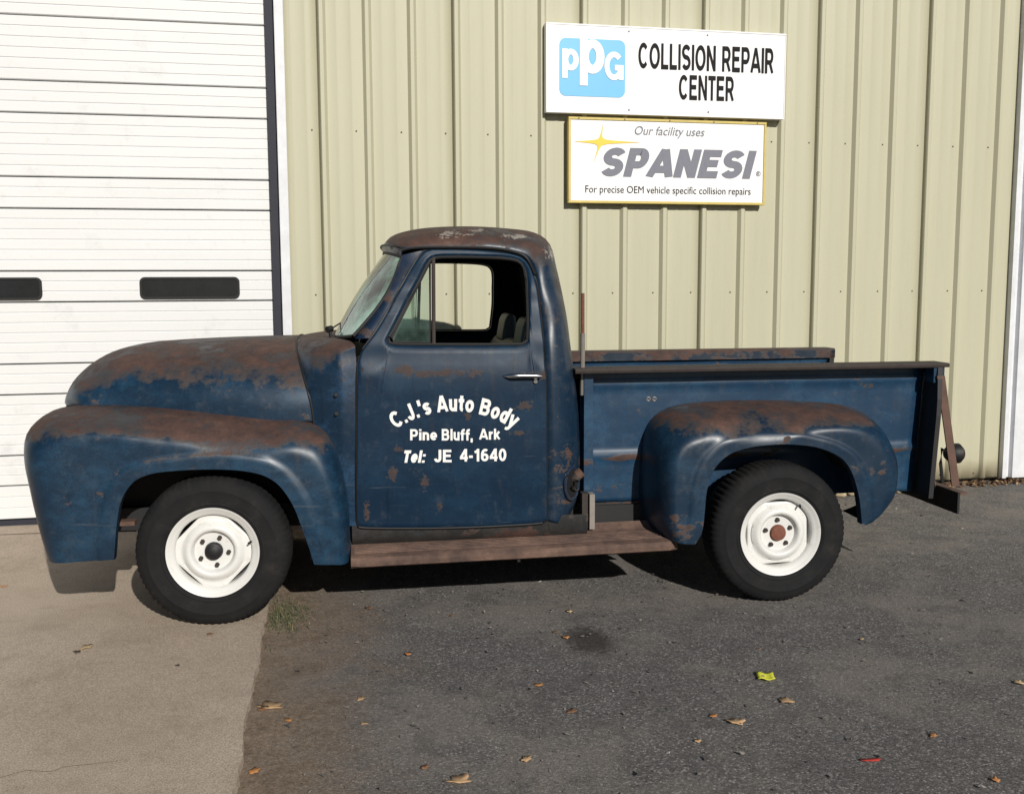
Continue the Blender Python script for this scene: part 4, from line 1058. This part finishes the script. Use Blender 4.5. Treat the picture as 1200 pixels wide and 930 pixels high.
# ---- underside
def build_under():
    for s in (-1, 1): MB().prism([(-2.0, .38), (.85, .38), (1.15, .53), (2.30, .53), (2.30, .62), (1.05, .62), (.75, .50), (-2.0, .50)], 'y', s*.42-.04, s*.42+.04).build('chassis_rail', M['black'], TR, False)
    MB().box(-.9, .9, -.60, .60, .33, .46).build('underbody', M['black'], TR, False)
    for a in (-1.397, 1.397): MB().tube([(a, -.74, .36), (a, .74, .36)], .05, 10).build('axle', M['black'], TR)
    MB().tube([(1.397, -.16, .36), (1.397, 0, .36), (1.397, .16, .36)], [.08, .15, .08], 12).build('differential', M['black'], TR)
    for s in (-1, 1):
        for a, z in ((-1.397, .93), (1.397, .88)):
            tub = MB(); rows = []
            for k in range(13):
                th = math.pi*lerp(.15, .85, k/12); rows.append([(a-.47*math.cos(th), s*v, .36+(z-.40)*math.sin(th)**.7) for v in (.42, .60, .86)])
            tub.grid(rows); tub.add([r[0] for r in rows], [tuple(range(13))]); tub.build('wheel_well', M['black'], TR, True, 80)
    MB().box(-2.05, -1.0, -.40, .40, .42, .95).build('engine_block', M['black'], TR, False)
    MB().box(-2.10, -2.06, -.80, .80, .46, .60).build('radiator_support', M['black'], TR, False)
    for s in (-1, 1): MB().box(-.95, -.70, min(s*.72, s*.45), max(s*.72, s*.45), .27, .46).build('light_leak_block', M['black'], TR, False)  # added boxes that block the light leak between fender and running board
    # hidden brackets that catch light behind the wheels
    MB().tube([(1.86, -.55, .47), (1.80, -.50, .50)], .012, 6).build('tail_pipe_clamp', M['steel'], TR)
    q = P(146, 612, -.70); MB().box(q[0]-.03, q[0]+.05, -.72, -.66, q[1]-.012, q[1]+.008).build('bumper_arm', M['rust'], TR, False)
build_under()

# ---- wheels
def wheel(a, s, slot, hubmat, capfront):
    """s=-1 near side. Built with the outer face towards -y, then turned"""
    rt = empty('wheel', (0, 0, 0)); rt.parent = TR
    RO, W2 = .358, .105; n = 216
    prof = [(.205, .09), (.225, .108), (.27, .118), (.315, .112), (.338, .100), (.352, .082), (.358, .05), (.359, 0), (.358, -.05), (.352, -.082), (.338, -.100), (.315, -.112), (.296, -.1155), (.293, -.1175), (.288, -.1155), (.262, -.1175), (.236, -.1135), (.232, -.1155), (.222, -.110), (.210, -.098), (.205, -.088)]
    def rm(i, k):
        r = prof[i][0]
        if r > .345: return -.005 if (k % 3 == 0) else 0
        if r > .33: return -.003 if (k % 3 == 0) else 0
        return 0
    ty = MB().lathe(prof, n, rm)
    # squash on the ground
    ty.v = [(x, y*(1+.05*max(0, (-z-.30)/.06)), max(z, -.351)) for x, y, z in ty.v]
    tyo = ty.build('tyre', M['tyre'], rt, True, 35)
    # rim: lip, barrel
    rp = [(.200, .02), (.188, -.03), (.186, -.078), (.192, -.088), (.205, -.094), (.2125, -.100), (.2145, -.106), (.2125, -.110), (.208, -.1085), (.2, -.101), (.190, -.094), (.179, -.088), (.1755, -.080), (.1745, -.03), (.1745, .05)]
    rim = MB().lathe(rp, 72).build('rim', M['rim'], rt, True, 50)
    dp = [(.040, -.045), (.042, -.066), (.050, -.068), (.084, -.064), (.089, -.065), (.093, -.074), (.098, -.088), (.106, -.0945), (.115, -.095), (.124, -.091), (.134, -.080), (.142, -.071), (.150, -.066), (.160, -.066), (.168, -.066), (.175, -.062), (.176, -.04)]
    rows = []
    for (r, y) in dp:
        row = []
        for k in range(96):
            th = 2*math.pi*k/96; rr = r
            if r > .13:
                d = ((th-slot+math.pi/4) % (math.pi/2))-math.pi/4
                lim = .1585/max(.2, math.cos(d)); lim = min(lim, .178)
                rr = min(r, lim) if r < .15 else r*min(1, lim/.176)
            row.append((rr*math.cos(th), y, rr*math.sin(th)))
        rows.append(row)
    MB().grid(rows, True).build('wheel_disc', M['rim'], rt, True, 45)
    MB().lathe([(.001, .01), (.18, .01)], 32).build('brake_drum', M['black'], rt, False)
    hb = MB().lathe([(.001, -.098 if capfront else -.088), (.020, -.098 if capfront else -.088), (.026, -.094 if capfront else -.086), (.038, -.088 if capfront else -.083), (.0425, -.07), (.0425, -.03)], 24); hb.build('hub', hubmat, rt, True, 40)
    for k in range(5):
        th = slot+.35+2*math.pi*k/5; x, z = .068*math.cos(th), .068*math.sin(th)
        nut = MB().tube([(x, -.060, z), (x, -.079, z)], .0115, 6); nut.build('lug_nut', M['rustdark'], rt, False)
    th = slot-.55 if capfront else slot+.9
    vs_ = MB().tube([(.183*math.cos(th), -.078, .183*math.sin(th)), (.168*math.cos(th), -.108, .168*math.sin(th))], [.006, .0045], 8); vs_.build('valve_stem', M['black'], rt)
    rt.location = (a+(.012 if a < 0 else 0), s*.79, .352+(.016 if a < 0 else -.008))
    if s > 0: rt.rotation_euler.z = math.pi
    return rt
for s in (-1, 1):
    wheel(-1.397, s, math.pi/4, M['black'], True); wheel(1.397, s, 0.03, M['rustred'], False)

# ------------------------------------------------------------------ small things on the ground
def leaf_mat(name, col): return simple(name, col, .75, 0, .35, 60)
LM = {k: leaf_mat('leaf_'+k, c) for k, c in dict(tan=(.50, .32, .17), orange=(.50, .22, .07), brown=(.24, .12, .055), red=(.42, .035, .025), dark=(.06, .045, .03), straw=(.55, .41, .23)).items()}
def leaf_shape(size, seed, lobes=True):
    rnd = random.Random(seed); n = 18; curl = rnd.uniform(.12, .4) if lobes else .14; v = [(0, 0, .2*size*curl)]; tw = rnd.uniform(-.4, .4) if lobes else .1
    for i in range(n):
        th = 2*math.pi*i/n; r = size*(.55+.42*abs(math.cos(2.5*th/1.0)) if lobes else (.5+.5*abs(math.cos(th))**.8))*rnd.uniform(.85, 1.1)
        x, y = r*math.cos(th), r*math.sin(th)*(.7 if lobes else .45)
        v.append((x, y, .02*size+curl*(abs(y)*1.0+x*x/size*.5)+tw*x*y/size))
    return v, [(0, 1+i, 1+(i+1) % n) for i in range(n)]
def leaf(px, py, size, kind, label, z=-.008, lobes=True, group=None):
    q = GP(px, py, z+.006); v, f = leaf_shape(size, int(px*7+py), lobes); zmin = min(p[2] for p in v)
    v = [(a, b, c-zmin) for a, b, c in v]
    o = mesh('fallen_leaf', v, f, LM[kind], None, True, 60); o.location = (q.x, q.y, z+.002); o.rotation_euler.z = random.uniform(0, 6.28) if lobes else -.15
    solid(o, .0012, 1); tag(o, label, 'leaf', group); return o
GRP = 'dry leaves scattered on the asphalt'
LA = [(667, 715, .024, 'straw', 'pale straw leaf between the running board shadow and the oil stain'), (663, 745, .022, 'orange', 'orange leaf on the rim of the dark oil stain'),
      (651, 739, .015, 'brown', 'tiny brown leaf next to the orange leaf by the oil stain'), (631, 801, .023, 'orange', 'orange leaf on open asphalt with no other leaf close by'),
      (670, 832, .026, 'brown', 'broad flat brown leaf on plain grey asphalt'), (617, 887, .028, 'tan', 'folded tan leaf between the large lobed leaf and a brown leaf'),
      (922, 820, .040, 'tan', 'long tan leaf near the yellow paper scrap'), (862, 844, .042, 'tan', 'big tan leaf beside a small orange leaf, near the yellow scrap'),
      (836, 837, .020, 'orange', 'small orange leaf beside a big tan leaf'), (818, 866, .018, 'tan', 'small tan leaf beyond the big tan leaf and orange leaf pair'),
      (1194, 798, .030, 'straw', 'pale straw leaf on asphalt well away from the truck tail'), (1094, 860, .020, 'orange', 'small orange leaf not far from the red leaf'),
      (1166, 912, .022, 'orange', 'curled orange leaf past the red leaf, away from the truck'), (1010, 747, .014, 'straw', 'tiny pale leaf on asphalt behind the rear wheel'),
      (432, 711, .022, 'brown', 'brown leaf just outside the shadow of the running board'), (478, 765, .022, 'orange', 'reddish orange leaf on asphalt below the truck door'),
      (423, 817, .024, 'tan', 'tan leaf where the dirt fades into asphalt'), (427, 846, .016, 'tan', 'small tan leaf where the dirt gives way, near another tan leaf'),
      (538, 913, .048, 'tan', 'largest tan lobed leaf lying alone on the asphalt'), (498, 897, .020, 'brown', 'dull brown leaf beside the largest tan lobed leaf'),
      (338, 842, .018, 'orange', 'small orange leaf on the dirt beside the straw wisp'), (298, 901, .028, 'orange', 'orange leaf on dirt against the concrete edge'),
      (529, 720, .016, 'brown', 'small brown leaf near the shadow of the running board, below the door lettering'), (889, 759, .014, 'brown', 'tiny brown leaf between the rear wheel and the yellow scrap')]
for (x, y, s, k, lb_) in LA: leaf(x, y, s, k, lb_, group=GRP)
leaf(1020, 888.5, .036, 'red', 'bright red pointed leaf lying on the dark asphalt', lobes=False)
leaf(101, 757, .036, 'straw', 'pale tan curled leaf lying on the concrete apron', z=.019)
leaf(90, 762, .022, 'dark', 'dark brown curled leaf beside a pale leaf on the concrete', z=.019)
leaf(3, 685.5, .026, 'orange', 'orange leaf lying on the concrete apron near the truck nose', z=.019, lobes=False)
leaf(246, 741, .018, 'brown', 'small brown leaf on the concrete below the front wheel', z=.019)
leaf(208, 778, .012, 'dark', 'tiny dark leaf lying on bare concrete', z=.019)
# yellow scrap
q = GP(897, 791, 0); sc = MB(); rows = [[(lerp(-.034, .034, i/6), lerp(-.04, .04, j/4), .008+.004*math.sin(i*1.3)+.003*math.cos(j*1.9)) for i in range(7)] for j in range(5)]
o = sc.grid(rows).build('paper_scrap', simple('yellow_paper', (.72, .72, .06), .6, 0, .1, 30), None, True, 60); o.location = (q.x, q.y, -.010); o.rotation_euler.z = -.3; solid(o, .0015, 1); tag(o, 'crumpled bright yellow paper scrap on the asphalt', 'scrap')
leaf(317, 826, .060, 'tan', 'large torn tan leaf on dirt against the concrete edge')
leaf(309, 829, .030, 'brown', 'brown leaf scrap half under the torn tan leaf by the concrete')
# grass tuft by the front wheel
q = GP(333, 722, 0); gr = MB()
for _ in range(750):
    x, y = random.gauss(.0, .06), random.gauss(.03, .13)
    if (Vector((q.x+x, q.y+y, 0))-E0).dot(EN) < .01: continue
    a = random.uniform(0, 6.28); l = random.uniform(.008, .026); b_ = random.uniform(.5, 1.8)*l; w2 = .0016
    dx, dy = math.cos(a), math.sin(a)
    gr.add([(x-dy*w2, y+dx*w2, 0), (x+dy*w2, y-dx*w2, 0), (x+dx*b_*.5+dy*w2*.7, y+dy*b_*.5-dx*w2*.7, l*.7), (x+dx*b_*.5-dy*w2*.7, y+dy*b_*.5+dx*w2*.7, l*.7), (x+dx*b_, y+dy*b_, l)], [(0, 1, 2, 3), (3, 2, 4)])
mm, nn, b = mat('grass_blade'); ge = N(nn, 'ShaderNodeNewGeometry')
L(nn, ramp(nn, ge.outputs['Random Per Island'], [(0, (.03, .06, .02)), (.5, (.06, .095, .035)), (.75, (.12, .12, .05)), (1, (.28, .21, .11))]), b.inputs['Base Color']); b.inputs['Roughness'].default_value = .7
o = mesh('grass', gr.v, gr.f, mm, None, False); o.location = (q.x, q.y, -.012); tag(o, 'patch of short weedy grass by the front wheel and slab', 'grass', kind='stuff')
# leaf litter along the foot of the wall
lt = MB(); xw0 = WP(985, 578).x
def litter(x, y, z, r):
    th = random.uniform(0, 6.28); t1, t2 = random.uniform(-.9, .9), random.uniform(-.9, .9); c, s = math.cos(th), math.sin(th)
    lt.add([(x+u*c*r-w_*s*r*.6, y+u*s*r+w_*c*r*.6, z+r*abs(t1)*.6+(u*t1+w_*t2)*r*.6) for u, w_ in ((-1, 0), (0, -1), (1, 0), (0, 1))], [(0, 1, 2, 3)])
for _ in range(2600):
    x = random.uniform(XJ0, XJ1+.6); d_ = abs(random.gauss(0, .05)); hh = .05*math.exp(-d_/.05)*(.6+.8*noise.noise((x*3, 0, 0))**2)
    litter(x, -.02-d_, -.008+random.uniform(0, max(.002, hh)), random.uniform(.008, .022))
mm, nn, b = mat('leaf_litter'); ge = N(nn, 'ShaderNodeNewGeometry')
L(nn, ramp(nn, ge.outputs['Random Per Island'], [(0, (.07, .04, .022)), (.4, (.16, .09, .045)), (.75, (.28, .17, .085)), (1, (.42, .30, .18))]), b.inputs['Base Color']); b.inputs['Roughness'].default_value = .8
o = mesh('leaf_litter', lt.v, lt.f, mm, None, False); tag(o, 'brown dead leaves drifted along the foot of the wall', 'leaf litter', kind='stuff')
# pale stones behind the truck
def stone(px, py, r, label, seed):
    q = GP(px, py, 0); bm = bmesh.new(); bmesh.ops.create_icosphere(bm, subdivisions=3, radius=r)
    for v in bm.verts:
        k = 1+.35*noise.noise(v.co/r*1.1+Vector((seed, 0, 0)))+.12*noise.noise(v.co/r*3+Vector((0, seed, 0))); v.co = Vector((v.co.x*k*1.15, v.co.y*k*.9, v.co.z*k*.75))
    zm = min(v.co.z for v in bm.verts)
    for v in bm.verts: v.co.z -= zm
    me = bpy.data.meshes.new('stone'); bm.to_mesh(me); bm.free()
    for p in me.polygons: p.use_smooth = True
    me.materials.append(STM); o = bpy.data.objects.new('stone', me); COL.objects.link(o); o.location = (q.x, q.y, -.016); tag(o, label, 'stone')
STM = simple('pale_stone', (.42, .34, .22), .85, 0, .45, 16, .4, .01)
stone(999, 578, .058, 'rounded cream stone seen behind the rear wheel arch', 1.2)
stone(985, 580, .042, 'small tan stone beside the cream stone behind the rear wheel', 5.2)
stone(1078, 578, .062, 'tan stone on the asphalt under the rear bumper', 3.1)
stone(1053, 575, .03, 'small pale stone just behind the rear fender', 7.7)
